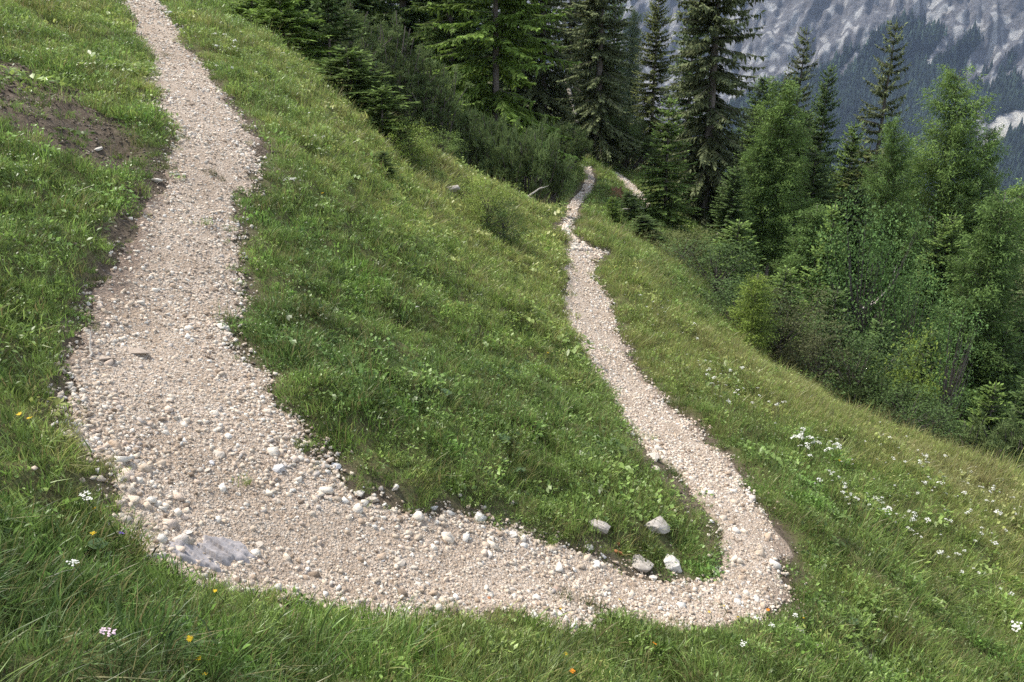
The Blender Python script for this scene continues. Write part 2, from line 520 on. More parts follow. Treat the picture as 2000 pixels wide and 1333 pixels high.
def build_mountain():
    s = np.concatenate([np.linspace(-5200, -1150, 40)[:-1], np.linspace(-1150, 950, 300), np.linspace(950, 4600, 40)[1:]])
    q = np.concatenate([np.linspace(2250, 2600, 20)[:-1], np.linspace(2600, 3560, 240), np.linspace(3560, 4600, 40)[1:]])
    S, Q = np.meshgrid(s, q)
    z0 = prof(Q)
    # ribs and gullies: coarse ones slanting down to the left, finer ones down the fall line
    a = S * 0.80 - z0 * 0.60; b = S * 0.60 + z0 * 0.80
    rid = 1 - 2 * np.abs(vnoise(a / 170, b / 620, 201)) * 2
    rid2 = 1 - 2 * np.abs(vnoise(a / 62, b / 260, 202)) * 2
    fl = 1 - 2 * np.abs(vnoise(S / 56 + .9 * fbm(z0 / 110, S / 90, 9, 3), z0 / 190, 203)) * 2
    fin = fbm(S / 38, z0 / 46, 204, 4)
    rocky = smooth(2900, 3150, Q)
    fl2 = 1 - 2 * np.abs(vnoise(S / 21 + .5 * vnoise(z0 / 60, S / 60, 10), z0 / 150, 207)) * 2
    D = 24 * rid * (.5 + .5 * rocky) + 20 * rid2 * (.4 + .6 * rocky) + 20 * fl * rocky + 13 * fl2 * rocky + 26 * fin * (.4 + .6 * rocky) + 90 * fbm(S / 700, z0 / 700, 205, 2)
    D = D * smooth(2250, 2650, Q)
    QQ = Q - D * .8; ZZ = z0 + D * .35 + smooth(3700, 4300, Q) * 260 * fbm(S / 420, S * 0 + 3.3, 206, 4)
    P = S[..., None] * ML + QQ[..., None] * MN
    V = np.concatenate([P, ZZ[..., None]], -1).reshape(-1, 3)
    jS = S + 34 * fbm(S / 60, Q / 60, 211, 3) ; jQ = Q + 30 * fbm(S / 60, Q / 60, 212, 3)
    wood = np.zeros(S.shape)
    for w in WOOD: wood = np.maximum(wood, 1 - smooth(-14, 14, poly_dist(w, jS, jQ)))
    for w in BARE: wood = np.minimum(wood, smooth(-10, 12, poly_dist(w, jS, jQ) + 24 * fbm(S / 26, Q / 70, 232, 3)))
    # ledges with dwarf pine in the face, gullies bare in the wood
    wood = np.maximum(wood, .62 * smooth(.50, .66, fbm(a / 30, b / 100, 221, 4)))
    wood = np.minimum(wood, 1 - .8 * smooth(.36, .55, fbm(a / 50, b / 300, 223, 3)))
    wood = np.maximum(wood, smooth(2760, 2680, Q))
    pale = 1 - smooth(-14, 10, poly_dist(SUNLIT_SCARP, jS, jQ) + 26 * fbm(S / 30, Q / 50, 231, 3))
    ns, nq = len(s), len(q)
    idx = np.arange(ns * nq).reshape(nq, ns)
    F = np.stack([idx[:-1, :-1], idx[:-1, 1:], idx[1:, 1:], idx[1:, :-1]], -1).reshape(-1, 4)
    t = NT('mountain_rock'); Pn = t.pos()
    mp = t.n('ShaderNodeMapping', i={'Vector': Pn, 'Rotation': (0, math.radians(-32), 0), 'Scale': (1.0, 1.0, .5)})
    st = t.noise(.085, 10, .80, mp.outputs[0])
    sm = t.noise(.016, 6, .7, Pn)
    mp2 = t.n('ShaderNodeMapping', i={'Vector': Pn, 'Rotation': (0, math.radians(38), math.radians(-21)), 'Scale': (1.0, 1.0, .22)})
    cr = t.n('ShaderNodeTexNoise', i={'Scale': .028, 'Detail': 7, 'Roughness': .72}); cr.noise_type = 'RIDGED_MULTIFRACTAL'; t.t.links.new(mp2.outputs[0], cr.inputs['Vector'])
    crack = t.ramp(cr.outputs['Fac'], [(.05, (.40, .40, .43)), (.20, (1, 1, 1))])
    rock = t.ramp(st, [(.33, (.14, .14, .15)), (.42, (.38, .38, .385)), (.55, (.54, .535, .525)), (.72, (.70, .685, .66))])
    rock = t.mix(t.ramp(sm, [(.48, (0, 0, 0)), (.70, (.5,) * 3)]), rock, (.40, .355, .32))
    rock = t.mix(1.0, rock, crack, 'MULTIPLY')
    rock = t.mix(t.attr('pale'), rock, (.72, .69, .62))  # lays the sunlit tone of the scree over the rock colour
    tr = t.noise(.075, 3, .7, Pn)
    wd = t.ramp(tr, [(.3, (.006, .010, .009)), (.55, (.014, .023, .015)), (.75, (.03, .045, .022))])
    w = t.attr('wood')
    w = t.math('ADD', w, t.math('MULTIPLY', t.math('SUBTRACT', t.noise(.06, 8, .85, Pn), .5), 2.0))
    w = t.ramp(w, [(.50, (0, 0, 0)), (.68, (1, 1, 1))])
    col = t.mix(w, rock, wd)
    hgt = t.math('ADD', st, t.math('MULTIPLY', tr, .5))
    m = t.finish(col, .95, .05, t.bump(hgt, 1.0, 30.0))
    o = mesh_obj('mountain', V, F, m, smooth_shade=False, attrs={'wood': wood.ravel(), 'pale': pale.ravel()})
    o['kind'] = 'structure'
    # places for the far-off wood
    core = (S > -1100) & (S < 900) & (Q < 3300) & (wood > .6)
    return V.reshape(nq, ns, 3)[core]
MOUNT_WOOD = build_mountain()

# ------------------------------------------------------------------ air between here and the mountain
def build_haze():
    x0, x1, y0, y1, z0, z1 = -6800, 7200, -3400, 6400, -420, 1900
    V = [(x, y, z) for z in (z0, z1) for y in (y0, y1) for x in (x0, x1)]
    F = [(0, 2, 3, 1), (4, 5, 7, 6), (0, 1, 5, 4), (2, 6, 7, 3), (0, 4, 6, 2), (1, 3, 7, 5)]
    m = bpy.data.materials.new('haze_air'); m.use_nodes = True
    t = m.node_tree; t.nodes.clear()
    out = t.nodes.new('ShaderNodeOutputMaterial'); v = t.nodes.new('ShaderNodeVolumePrincipled')
    v.inputs['Color'].default_value = (.52, .69, 1.0, 1)
    v.inputs['Density'].default_value = HAZE_DENSITY
    v.inputs['Anisotropy'].default_value = 0.0
    t.links.new(v.outputs[0], out.inputs['Volume'])
    o = mesh_obj('haze', np.array(V, float), F, m)
    o['kind'] = 'stuff'
HAZE_DENSITY = 4.6e-5
if HAZE_DENSITY: build_haze()

# ------------------------------------------------------------------ scatter of countless small things (one object each)
def scatter(name, protos, P, rot, scl, idx, tint, kind='stuff', parent=None):
    me = bpy.data.meshes.new(name)
    n = len(P)
    me.vertices.add(n); me.vertices.foreach_set('co', np.asarray(P, np.float32).ravel())
    for nm, ty, key, val in (('rot', 'FLOAT_VECTOR', 'vector', rot), ('scl', 'FLOAT', 'value', scl), ('idx', 'INT', 'value', idx), ('tint', 'FLOAT_VECTOR', 'vector', tint)):
        a = me.attributes.new(nm, ty, 'POINT')
        a.data.foreach_set(key, np.asarray(val, np.int32 if ty == 'INT' else np.float32).ravel())
    ob = bpy.data.objects.new(name, me); COL.objects.link(ob)
    c = bpy.data.collections.new(name + '_kinds')
    for i, p in enumerate(protos):
        p.name = '%s_kind_%02d' % (name, i); c.objects.link(p)
    g = bpy.data.node_groups.new(name + '_scatter', 'GeometryNodeTree')
    g.interface.new_socket('Geometry', in_out='INPUT', socket_type='NodeSocketGeometry')
    g.interface.new_socket('Geometry', in_out='OUTPUT', socket_type='NodeSocketGeometry')
    N = g.nodes; L = g.links
    gi = N.new('NodeGroupInput'); go = N.new('NodeGroupOutput')
    ci = N.new('GeometryNodeCollectionInfo'); ci.inputs['Collection'].default_value = c
    ci.inputs['Separate Children'].default_value = True; ci.inputs['Reset Children'].default_value = True
    iop = N.new('GeometryNodeInstanceOnPoints'); iop.inputs['Pick Instance'].default_value = True
    def na(nm, ty):
        x = N.new('GeometryNodeInputNamedAttribute'); x.data_type = ty; x.inputs['Name'].default_value = nm
        return x.outputs['Attribute']
    e = N.new('FunctionNodeEulerToRotation')
    L.new(na('rot', 'FLOAT_VECTOR'), e.inputs[0]); L.new(e.outputs[0], iop.inputs['Rotation'])
    L.new(na('scl', 'FLOAT'), iop.inputs['Scale']); L.new(na('idx', 'INT'), iop.inputs['Instance Index'])
    L.new(gi.outputs[0], iop.inputs['Points']); L.new(ci.outputs[0], iop.inputs['Instance']); L.new(iop.outputs[0], go.inputs[0])
    md = ob.modifiers.new('scatter', 'NODES'); md.node_group = g
    ob['kind'] = kind
    if parent: ob.parent = parent
    return ob

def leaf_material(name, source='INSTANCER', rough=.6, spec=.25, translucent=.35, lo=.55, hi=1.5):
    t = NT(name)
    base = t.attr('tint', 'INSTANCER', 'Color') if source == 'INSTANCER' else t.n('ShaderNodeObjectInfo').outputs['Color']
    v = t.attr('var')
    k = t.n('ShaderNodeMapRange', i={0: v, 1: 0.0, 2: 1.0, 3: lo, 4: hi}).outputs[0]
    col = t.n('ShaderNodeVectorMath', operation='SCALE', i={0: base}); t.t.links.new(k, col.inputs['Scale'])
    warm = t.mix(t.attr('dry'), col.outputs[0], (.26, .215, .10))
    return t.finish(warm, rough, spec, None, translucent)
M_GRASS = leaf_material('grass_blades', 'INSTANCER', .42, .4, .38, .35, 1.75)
M_NEEDLE = leaf_material('conifer_needles', 'OBJECT', .6, .1, .28, .40, 1.7)
M_LEAF = leaf_material('broad_leaves', 'OBJECT', .55, .14, .35, .42, 1.65)

# -- grass tufts
def blades(n, rad, h0, h1, w, lean, seed, dry=.06, comb=0.0, segs=2):
    r = np.random.default_rng(seed)
    a = r.uniform(0, 2 * np.pi, n); q = rad * np.sqrt(r.uniform(0, 1, n))
    B = np.stack([q * np.cos(a), q * np.sin(a), np.full(n, -.02)], -1)
    hh = r.uniform(h0, h1, n) * (1 - .3 * (q / rad))
    la = a + r.normal(0, .9, n)
    ln = hh * np.abs(r.normal(lean, lean * .5, n))
    off = np.stack([ln * np.cos(la) + comb * hh, ln * np.sin(la), hh], -1)
    off[:, 2] = np.sqrt(np.maximum((hh * 1.15) ** 2 - off[:, 0] ** 2 - off[:, 1] ** 2, (.25 * hh) ** 2)) * .9
    fa = r.uniform(0, 2 * np.pi, n)
    side = np.stack([np.cos(fa), np.sin(fa), np.zeros(n)], -1) * (w * r.uniform(.6, 1.3, n))[:, None] * .5
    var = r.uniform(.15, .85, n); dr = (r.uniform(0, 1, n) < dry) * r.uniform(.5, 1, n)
    ts = np.linspace(0, 1, segs + 1)
    verts = []; vv = []; dd = []
    for t in ts[:-1]:
        c = B + off * np.stack([np.full(n, t ** 1.7)] * 2 + [np.full(n, t * (1.25 - .25 * t))], -1)
        wd = 1 - .45 * t
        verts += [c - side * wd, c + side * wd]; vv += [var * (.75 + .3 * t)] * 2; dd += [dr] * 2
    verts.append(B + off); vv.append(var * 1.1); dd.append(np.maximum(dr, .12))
    k = len(verts)
    V = np.stack(verts, 1).reshape(-1, 3); var = np.stack(vv, 1).ravel(); dry_ = np.stack(dd, 1).ravel()
    f = []
    for s in range(segs - 1):
        f += [(2 * s, 2 * s + 1, 2 * s + 3), (2 * s, 2 * s + 3, 2 * s + 2)]
    f.append((2 * segs - 2, 2 * segs - 1, 2 * segs))
    F = (np.array(f)[None] + (np.arange(n) * k)[:, None, None]).reshape(-1, 3)
    return V, F, var, dry_

def kites(P, D, L, W, r, flat=.6, base=None):
    """leaf- or spray-shaped faces: a base, two shoulders and a tip each"""
    n = len(P)
    D = D / np.linalg.norm(D, axis=1, keepdims=True)
    up = np.tile([0, 0, 1.0], (n, 1)) + r.normal(0, flat, (n, 3))
    S = np.cross(D, up); S /= np.linalg.norm(S, axis=1, keepdims=True) + 1e-9
    N = np.cross(S, D)
    mid = P + D * (L * .45)[:, None] + N * (L * .06)[:, None]
    V = np.stack([P, mid - S * (W * .5)[:, None], P + D * L[:, None], mid + S * (W * .5)[:, None]], 1).reshape(-1, 3)
    o = (np.arange(n) * 4)[:, None, None]
    F = (np.array([(0, 1, 2), (0, 2, 3)])[None] + o).reshape(-1, 3)
    b = r.uniform(.2, .8, n) if base is None else base
    var = np.stack([b * .8, b, b * 1.2 + .05, b], 1).ravel()
    return V, F, var, np.zeros(len(var))

def join(*parts):
    Vs, Fs, vs, ds = [], [], [], []; o = 0
    for V, F, v, d in parts:
        Vs.append(V); Fs.append(F + o); vs.append(v); ds.append(d); o += len(V)
    return np.concatenate(Vs), np.concatenate(Fs), np.concatenate(vs), np.concatenate(ds)

def herb(n, rad, hmax, l0, l1, seed, ratio=.5):
    r = np.random.default_rng(seed)
    a = r.uniform(0, 2 * np.pi, n); q = rad * np.sqrt(r.uniform(0, 1, n))
    P = np.stack([q * np.cos(a), q * np.sin(a), hmax * r.uniform(0, 1, n) ** .8 * (1 - .4 * q / rad)], -1)
    D = np.stack([np.cos(a), np.sin(a), r.normal(.25, .45, n)], -1) + r.normal(0, .5, (n, 3))
    L = r.uniform(l0, l1, n)
    return kites(P, D, L, L * ratio * r.uniform(.7, 1.2, n), r, .55)

def proto(parts, mat=None):
    V, F, v, d = parts
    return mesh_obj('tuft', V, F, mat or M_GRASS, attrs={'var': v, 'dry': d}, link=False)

TUFTS = [proto(x) for x in (
 blades(70, .11, .05, .12, .006, .55, 1), blades(70, .12, .04, .10, .006, .8, 2, .1), blades(60, .10, .06, .15, .006, .5, 3, .12),      # 0-2 short turf
 join(blades(35, .11, .05, .13, .006, .6, 4), herb(38, .11, .07, .014, .034, 5)),                                                     # 3-5 turf with small leaves
 join(blades(25, .11, .05, .10, .006, .7, 6), herb(55, .12, .09, .012, .028, 7)),
 join(blades(30, .12, .05, .11, .006, .7, 8), herb(26, .12, .08, .025, .05, 9, .6)),
 blades(56, .10, .10, .25, .0045, .6, 10, .08, .2, 3), blades(54, .10, .10, .22, .005, .8, 11, .1, .28, 3),                          # 6-7 long grass
 blades(40, .10, .10, .24, .005, .5, 12, .75, .1, 3),                                                                                # 8 dry grass
 blades(55, .11, .06, .14, .006, .65, 13, .55),                                                                                      # 9 half dry turf
 join(blades(9, .10, .18, .42, .0035, .3, 14, .95, .15, 3), blades(40, .11, .07, .17, .006, .5, 15, .15)),                                # 10 turf with seed stalks
 join(herb(40, .15, .13, .03, .06, 16, .6), blades(16, .14, .08, .2, .006, .6, 17)),                                                 # 11 broad-leaved herbs
)]

GREEN_D = np.array([.112, .182, .048]); GREEN_M = np.array([.175, .258, .064]); GREEN_Y = np.array([.245, .325, .080]); STRAW = np.array([.33, .31, .13])
BLUE_G = np.array([.080, .142, .054])
# picture x, y, radius in metres, yellowing (-1 deep green .. +1 straw)
ZONES = [(1040,560,3.0,.55),(930,400,4,.55),(800,300,3,.4),(1080,650,1.2,.5),(1000,480,3,.45),(200,900,.35,1.0),(170,860,.3,.9),(235,980,.3,.8),(120,30,4,.5),
 (200,150,1.5,.3),(1450,700,2.5,.45),(1620,800,3,.6),(1800,900,3,.75),(1950,960,3,.7),(600,560,1.6,-0.19),(560,430,1.2,-0.25),(800,860,1.0,-0.28),(700,700,1.2,-0.17),
 (950,900,.9,-0.28),(60,700,1.2,-0.11),(60,450,1.5,-0.14),(20,1150,1.0,-0.39),(150,1250,.7,-0.33),(300,1300,.7,-0.22),(1250,780,.9,-0.11),(1420,860,1.5,-0.19),(1600,1000,1.2,-0.17),(1650,1120,1.3,-0.14),(1350,750,2,.2),(1750,1050,2.5,.3),
 (1850,1250,1.3,-0.17),(1380,1080,.5,-0.28),(1300,1000,.4,.35),(1240,580,2.5,.0),(580,240,2,-0.03),(1060,880,.6,-0.11),(1150,1000,.6,-0.11),(620,720,.8,-0.25),(330,1190,.5,.3),(600,1250,.5,.1)]
_zp = cast([z[0] for z in ZONES], [z[1] for z in ZONES])
def yellowing(x, y):
    v = 0.75 * fbm(x * .55, y * .55, 301, 3) + .55 * vnoise(x * 2.3, y * 2.3, 305)
    for (a, b, rad, k), p in zip(ZONES, _zp):
        v = v + k * np.exp(-((x - p[0]) ** 2 + (y - p[1]) ** 2) / (rad * rad))
    return v
def grass_tint(x, y, r):
    v = yellowing(x, y) + r.normal(0, .16, len(x))
    t1 = smooth(-.75, 0, v)[:, None]; t2 = smooth(0.05, .75, v)[:, None]; t3 = smooth(1.05, 2.1, v)[:, None]
    c = GREEN_D * (1 - t1) + GREEN_M * t1
    c = c * (1 - t2) + GREEN_Y * t2
    c = c * (1 - t3) + STRAW * t3
    fresh = smooth(.12, .42, vnoise(x * 2.1 + 40, y * 2.1, 311) + .5 * vnoise(x * 5, y * 5, 312))[:, None]
    c = c * (1 + fresh * np.array([.10, .24, .03]))
    dull = smooth(.15, .4, vnoise(x * 2.7, y * 2.7 + 70, 313) + .5 * vnoise(x * 6, y * 6, 314))[:, None]
    c = c * (1 - dull * np.array([.30, .34, .34]))
    return np.minimum(c * np.exp(np.clip(r.normal(0, .34, (len(x), 1)), -.9, .42)), np.array([.34, .36, .14])), v

def polar_points(n0, r0, r1, power, az0, az1, r, cap=None):
    """random points around the camera, density n0 per square metre out to r0, thinning beyond"""
    rr = np.geomspace(.6, r1, 600)
    dens = n0 * np.minimum(1, (r0 / rr) ** power)
    w = dens * rr * (az1 - az0)
    cum = np.concatenate([[0], np.cumsum(.5 * (w[1:] + w[:-1]) * np.diff(rr))])
    n = int(cum[-1])
    R = np.interp(r.uniform(0, cum[-1], n), cum, rr); A = r.uniform(az0, az1, n)
    return R * np.sin(A), R * np.cos(A), R

def slope_normal(x, y, e=.15):
    return -(h_base(x + e, y) - h_base(x - e, y)) / (2 * e), -(h_base(x, y + e) - h_base(x, y - e)) / (2 * e)

CREST = area([(1175,480),(1215,530),(1285,505),(1450,695),(1690,835),(2000,948),(2100,1000)][1:] )
def build_grass():
    r = np.random.default_rng(21)
    x, y, R = polar_points(270, 6.0, 75, 1.15, math.radians(-42), math.radians(42), r)
    d = pdist(x, y); e = earth(x, y)
    pr = smooth(-.09, .24, d + .26 * vnoise(x * 4.2, y * 4.2, 41) + .12 * vnoise(x * 11, y * 11, 42)) * (1 - .88 * e) * smooth(-.46, -.2, vnoise(x * 2.4, y * 2.4, 45) + .5 * vnoise(x * 6, y * 6, 46))
    pr = np.maximum(pr, .012 * (d < 0) * smooth(.2, .4, vnoise(x * 1.7, y * 1.7, 43) + .1))
    pr = np.maximum(pr, .42 * (1 - .85 * e) * smooth(-.10, .05, d))
    px, py, dep = proj(np.stack([x, y, H(x, y)], -1))
    keep = (r.uniform(0, 1, len(x)) < pr) & (px > -420) & (px < 2420) & (py < 1600) & (R > 1.15)
    x, y, R, d, px, py = x[keep], y[keep], R[keep], d[keep], px[keep], py[keep]
    tr_ = poly_dist(TRAIL_POLY, x, y); keep = (tr_ > np.where(R > 22, .32, .05))
    x, y, R, d, px, py = x[keep], y[keep], R[keep], d[keep], px[keep], py[keep]
    for cx_, cy_, cr_ in CLEAR:
        keep = np.hypot(x - cx_, y - cy_ ) > cr_
        x, y, R, d, px, py = x[keep], y[keep], R[keep], d[keep], px[keep], py[keep]
    n = len(x)
    z = H(x, y)
    tint, v = grass_tint(x, y, r)
    u = r.uniform(0, 1, n)
    k = np.where(u < .55, r.integers(0, 3, n), r.choice([3, 3, 4, 5], n))
    k = np.where(r.uniform(0, 1, n) < smooth(.35, 1.2, v) * .30, 9, k)
    k = np.where((R < 6) & (k >= 3) & (k <= 5) & (r.uniform(0, 1, n) < .72), r.integers(0, 3, n), k)
    # longer grass on the near bank and over the lower meadow; seed stalks along its crest
    low = smooth(4.2, 6.0, x + .0 * y) * smooth(30, 22, R) + smooth(4.3, 3.2, R) * .7 + smooth(-1.2, -2.2, x) * smooth(5.2, 3.8, R) * .9
    lm = vnoise(x * .9, y * .9, 47) + .5
    k = np.where(r.uniform(0, 1, n) < np.clip(low, 0, 1) * (.08 + .42 * lm), r.integers(6, 8, n), k)
    bp = (vnoise(x * 1.9, y * 1.9, 57) > .27) & (r.uniform(0, 1, n) < .6)
    k = np.where(bp & (R > 5), r.choice([3, 9], n), k)
    right = (px > 1180) & (py > 470) & (R > 7)
    k = np.where(right & (r.uniform(0, 1, n) < .13), 10, k)
    k = np.where((R > 6) & (r.uniform(0, 1, n) < .03), 10, k)
    k = np.where((R > 6.5) & (r.uniform(0, 1, n) < .006 + .03 * (vnoise(x * .8, y * .8, 51) > .26)), 11, k)
    k = np.where((r.uniform(0, 1, n) < .02 + .05 * (v > .5)), 8, k)
    s = r.uniform(.7, 1.25, n) * np.maximum(1, (R / 7.5) ** .55) * (.55 + .45 * smooth(0, .3, d))
    s = s * (1 + .35 * smooth(.1, .4, vnoise(x * 1.4, y * 1.4, 53)))
    s = s * np.exp(r.normal(0, .16, n))
    s = np.where((k >= 6) & (k <= 7) & (R > 12), s * .8, s)
    nx, ny = slope_normal(x, y)
    yaw = np.where(k >= 6, r.normal(-.3, .6, n), r.uniform(0, 2 * np.pi, n))
    rot = np.stack([-ny * .5 + r.normal(0, .10, n), nx * .5 + r.normal(0, .10, n), yaw], -1)
    tint = np.where((R < 4.4)[:, None] & (k >= 6)[:, None] & (k < 8)[:, None], tint * .65 + .35 * BLUE_G * 1.1, tint)
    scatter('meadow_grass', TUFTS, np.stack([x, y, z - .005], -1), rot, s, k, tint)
CLEAR = []

# -- gravel
def stone_mesh(seed, flat=.7, pts=13, sub=0):
    """a broken, angular stone: the hull of a few points on a lopsided ball, weathered when SUB asks for it"""
    import bmesh
    r = np.random.default_rng(seed)
    P = r.normal(0, 1, (pts, 3)); P /= np.linalg.norm(P, axis=1, keepdims=True)
    P *= r.uniform(.8, 1.0, (pts, 1))
    bm = bmesh.new()
    for p in P: bm.verts.new(p)
    bmesh.ops.convex_hull(bm, input=bm.verts[:])
    loose = [v for v in bm.verts if not v.link_faces]
    if loose: bmesh.ops.delete(bm, geom=loose, context='VERTS')
    if sub:
        bmesh.ops.bevel(bm, geom=bm.edges[:], offset=.07, segments=1, affect='EDGES', clamp_overlap=True)
        bmesh.ops.triangulate(bm, faces=bm.faces[:])
        bmesh.ops.subdivide_edges(bm, edges=bm.edges[:], cuts=sub, use_grid_fill=True)
    bmesh.ops.triangulate(bm, faces=bm.faces[:])
    bmesh.ops.recalc_face_normals(bm, faces=bm.faces[:])
    bm.verts.index_update()
    V = np.array([v.co[:] for v in bm.verts]); F = np.array([[v.index for v in f.verts] for f in bm.faces]); bm.free()
    V = V - (V.max(0) + V.min(0)) / 2
    V = V / (V.max(0) - V.min(0))
    return V * np.array([1.0, r.uniform(.65, .95), flat * r.uniform(.75, 1.1)]), F
def mat_stone(name, source):
    t = NT(name)
    base = t.attr('tint', 'INSTANCER', 'Color') if source == 'INSTANCER' else t.n('ShaderNodeObjectInfo').outputs['Color']
    P = t.coord('Object')
    n = t.noise(3.0 if source == 'INSTANCER' else 9.0, 6, .7, P)
    k = t.ramp(n, [(.28, (.48, .44, .40)), (.48, (.9, .885, .865)), (.8, (1.15, 1.14, 1.12))])
    col = t.mix(1.0, base, k, 'MULTIPLY')
    b = t.bump(n, .5, .06 if source == 'INSTANCER' else .02)
    return t.finish(col, .85, .25, b)
M_PEBBLE = mat_stone('pebble', 'INSTANCER'); M_STONE = mat_stone('stone', 'OBJECT')
STONES = [stone_mesh(400 + k, .68, 11 + k % 4) for k in range(10)]
CREAM = np.array([(.69,.605,.50),(.74,.685,.60),(.58,.485,.385),(.45,.355,.27),(.67,.555,.46),(.76,.73,.675),(.29,.225,.17),(.52,.475,.435)])
def stone_tint(n, r, x=None, y=None):
    c = CREAM[r.choice(8, n, p=[.22,.17,.18,.11,.14,.08,.05,.05])]
    return c * r.uniform(.8, 1.1, (n, 1))
def path_points(n, r, margin=.06):
    out = []
    lo = PATH_POLY.min(0); hi = PATH_POLY.max(0)
    while sum(map(len, out)) < n:
        q = r.uniform(lo, hi, (n, 2)); R = np.hypot(q[:, 0], q[:, 1])
        ok = (pdist(q[:, 0], q[:, 1]) < margin * r.uniform(-1, 1, n) * r.uniform(0, 4, n)) & (r.uniform(0, 1, n) < np.minimum(1, (6.5 / R) ** 1.35))
        out.append(q[ok])
    return np.concatenate(out)[:n]
def build_gravel():
    r = np.random.default_rng(33)
    q = path_points(84000, r)
    m_ = 60000; lo_ = PATH_POLY.min(0) - .5; hi_ = PATH_POLY.max(0) + .5; e_ = r.uniform(lo_, hi_, (m_ * 4, 2)); pe = pdist(e_[:, 0], e_[:, 1])
    e_ = e_[(pe > 0) & (r.uniform(0, 1, len(pe)) < .55 * np.exp(-np.maximum(pe, 0) / .10)) & (np.hypot(e_[:, 0], e_[:, 1]) < 16)]
    q = np.concatenate([q, e_]); x, y = q.T
    R = np.hypot(x, y)
    keep = (r.uniform(0, 1, len(x)) > .85 * earth(x, y)) & (r.uniform(0, 1, len(x)) < .50 + 1.0 * smooth(-.40, .25, fbm(x * 1.6, y * 1.6, 87, 3) + .25 * fbm(x * 6, y * 6, 86, 2)))
    x, y, R = x[keep], y[keep], R[keep]; n = len(x)
    pdv = pdist(x, y); patch = fbm(x * 1.1, y * 1.1, 88, 3)
    med = .0138 * np.exp(.55 * patch) * (1 + .35 * smooth(-.30, -.05, pdv))
    s = med * np.exp(r.normal(0, .55, n)); s = np.clip(s, .006, .05) * np.maximum(1, (R / 7) ** .45)
    z = H(x, y) + s * r.uniform(-.05, .22, n) + .01
    rot = np.stack([r.normal(0, .4, n), r.normal(0, .4, n), r.uniform(0, 6.3, n)], -1)
    protos = [mesh_obj('pebble', V, F, M_PEBBLE, link=False) for V, F in STONES]
    o = scatter('loose_gravel', protos, np.stack([x, y, z], -1), rot, s, r.integers(0, 10, n), stone_tint(n, r), parent=path)
    # scree and trail farther off
    q = []
    for L_, R_ in ((T_L, T_R), (S_L, S_R)):
        k = 2600; i = r.integers(0, len(L_) - 1, k); f = r.uniform(0, 1, (k, 1)); g = r.uniform(-.05, 1.05, (k, 1))
        a = L_[i] * (1 - f) + L_[i + 1] * f; b = R_[i] * (1 - f) + R_[i + 1] * f
        q.append(a * (1 - g) + b * g)
    q = np.concatenate(q); x, y = q.T; n = len(x)
    s = np.clip(np.exp(r.normal(math.log(.05), .45, n)), .02, .14)
    scatter('far_gravel', protos_copy(protos), np.stack([x, y, H(x, y) + .03], -1), rot[:n], s, r.integers(0, 8, n), np.minimum(stone_tint(n, r) * 1.1, .78))
    # crumbs of soil and grit on the bare earth
    qs = []
    for E in EARTH:
        lo, hi = E.min(0) - .2, E.max(0) + .2
        k = int(np.clip(480 * np.prod(hi - lo), 250, 6000)); qs.append(r.uniform(lo, hi, (k, 2)))
    q = np.concatenate(qs); x, y = q.T
    ok = r.uniform(0, 1, len(x)) < earth(x, y); x, y = x[ok], y[ok]; n = len(x)
    s = np.clip(np.exp(r.normal(math.log(.014), .5, n)), .006, .05) * np.maximum(1, (np.hypot(x, y) / 7) ** .6)
    soil = np.array([(.13,.105,.080),(.18,.145,.112),(.09,.072,.055),(.38,.33,.28),(.25,.205,.16)])[r.choice(5, n, p=[.3,.25,.2,.12,.13])]
    scatter('soil_crumbs', protos_copy(protos), np.stack([x, y, H(x, y) + .1 * s], -1), np.stack([r.normal(0, .5, n), r.normal(0, .5, n), r.uniform(0, 6.3, n)], -1), s, r.integers(0, 10, n), soil * r.uniform(.8, 1.2, (n, 1)))
def protos_copy(ps):
    return [p.copy() for p in ps]
build_gravel()

# ------------------------------------------------------------------ trees and shrubs
def mat_bark(name, c0, c1, scale=9):
    t = NT(name); P = t.coord('Object')
    mp = t.n('ShaderNodeMapping', i={'Vector': P, 'Scale': (1.0, 1.0, .3)})
    n = t.noise(scale, 5, .7, mp.outputs[0])
    return t.finish(t.ramp(n, [(.3, c0), (.7, c1)]), .95, .1, t.bump(n, .8, .04))
M_BARK = mat_bark('spruce_bark', (.055, .045, .04), (.19, .165, .145))
M_BARK_L = mat_bark('larch_bark', (.11, .085, .07), (.30, .26, .225))
M_DEAD = mat_bark('dead_wood', (.24, .21, .18), (.52, .48, .43), 14)
M_ROT = mat_bark('rotten_wood', (.09, .05, .03), (.38, .22, .12), 10)

def tube(P, R, k=7):
    """tapered tube along points P with radii R"""
    P = np.asarray(P, float); R = np.asarray(R, float); n = len(P)
    T = np.gradient(P, axis=0); T /= np.linalg.norm(T, axis=1, keepdims=True) + 1e-9
    ref = np.where(np.abs(T[:, 2:3]) > .9, [[1.0, 0, 0]], [[0, 0, 1.0]])
    A = np.cross(T, ref); A /= np.linalg.norm(A, axis=1, keepdims=True); B = np.cross(T, A)
    th = np.arange(k) * 2 * np.pi / k
    V = P[:, None] + R[:, None, None] * (A[:, None] * np.cos(th)[None, :, None] + B[:, None] * np.sin(th)[None, :, None])
    V = V.reshape(-1, 3)
    i = np.arange(n * k).reshape(n, k); j = np.roll(i, -1, 1)
    F = np.stack([i[:-1], j[:-1], j[1:], i[1:]], -1).reshape(-1, 4)
    F = np.concatenate([F[:, [0, 1, 2]], F[:, [0, 2, 3]]])
    return V, F, np.full(len(V), .5), np.zeros(len(V))

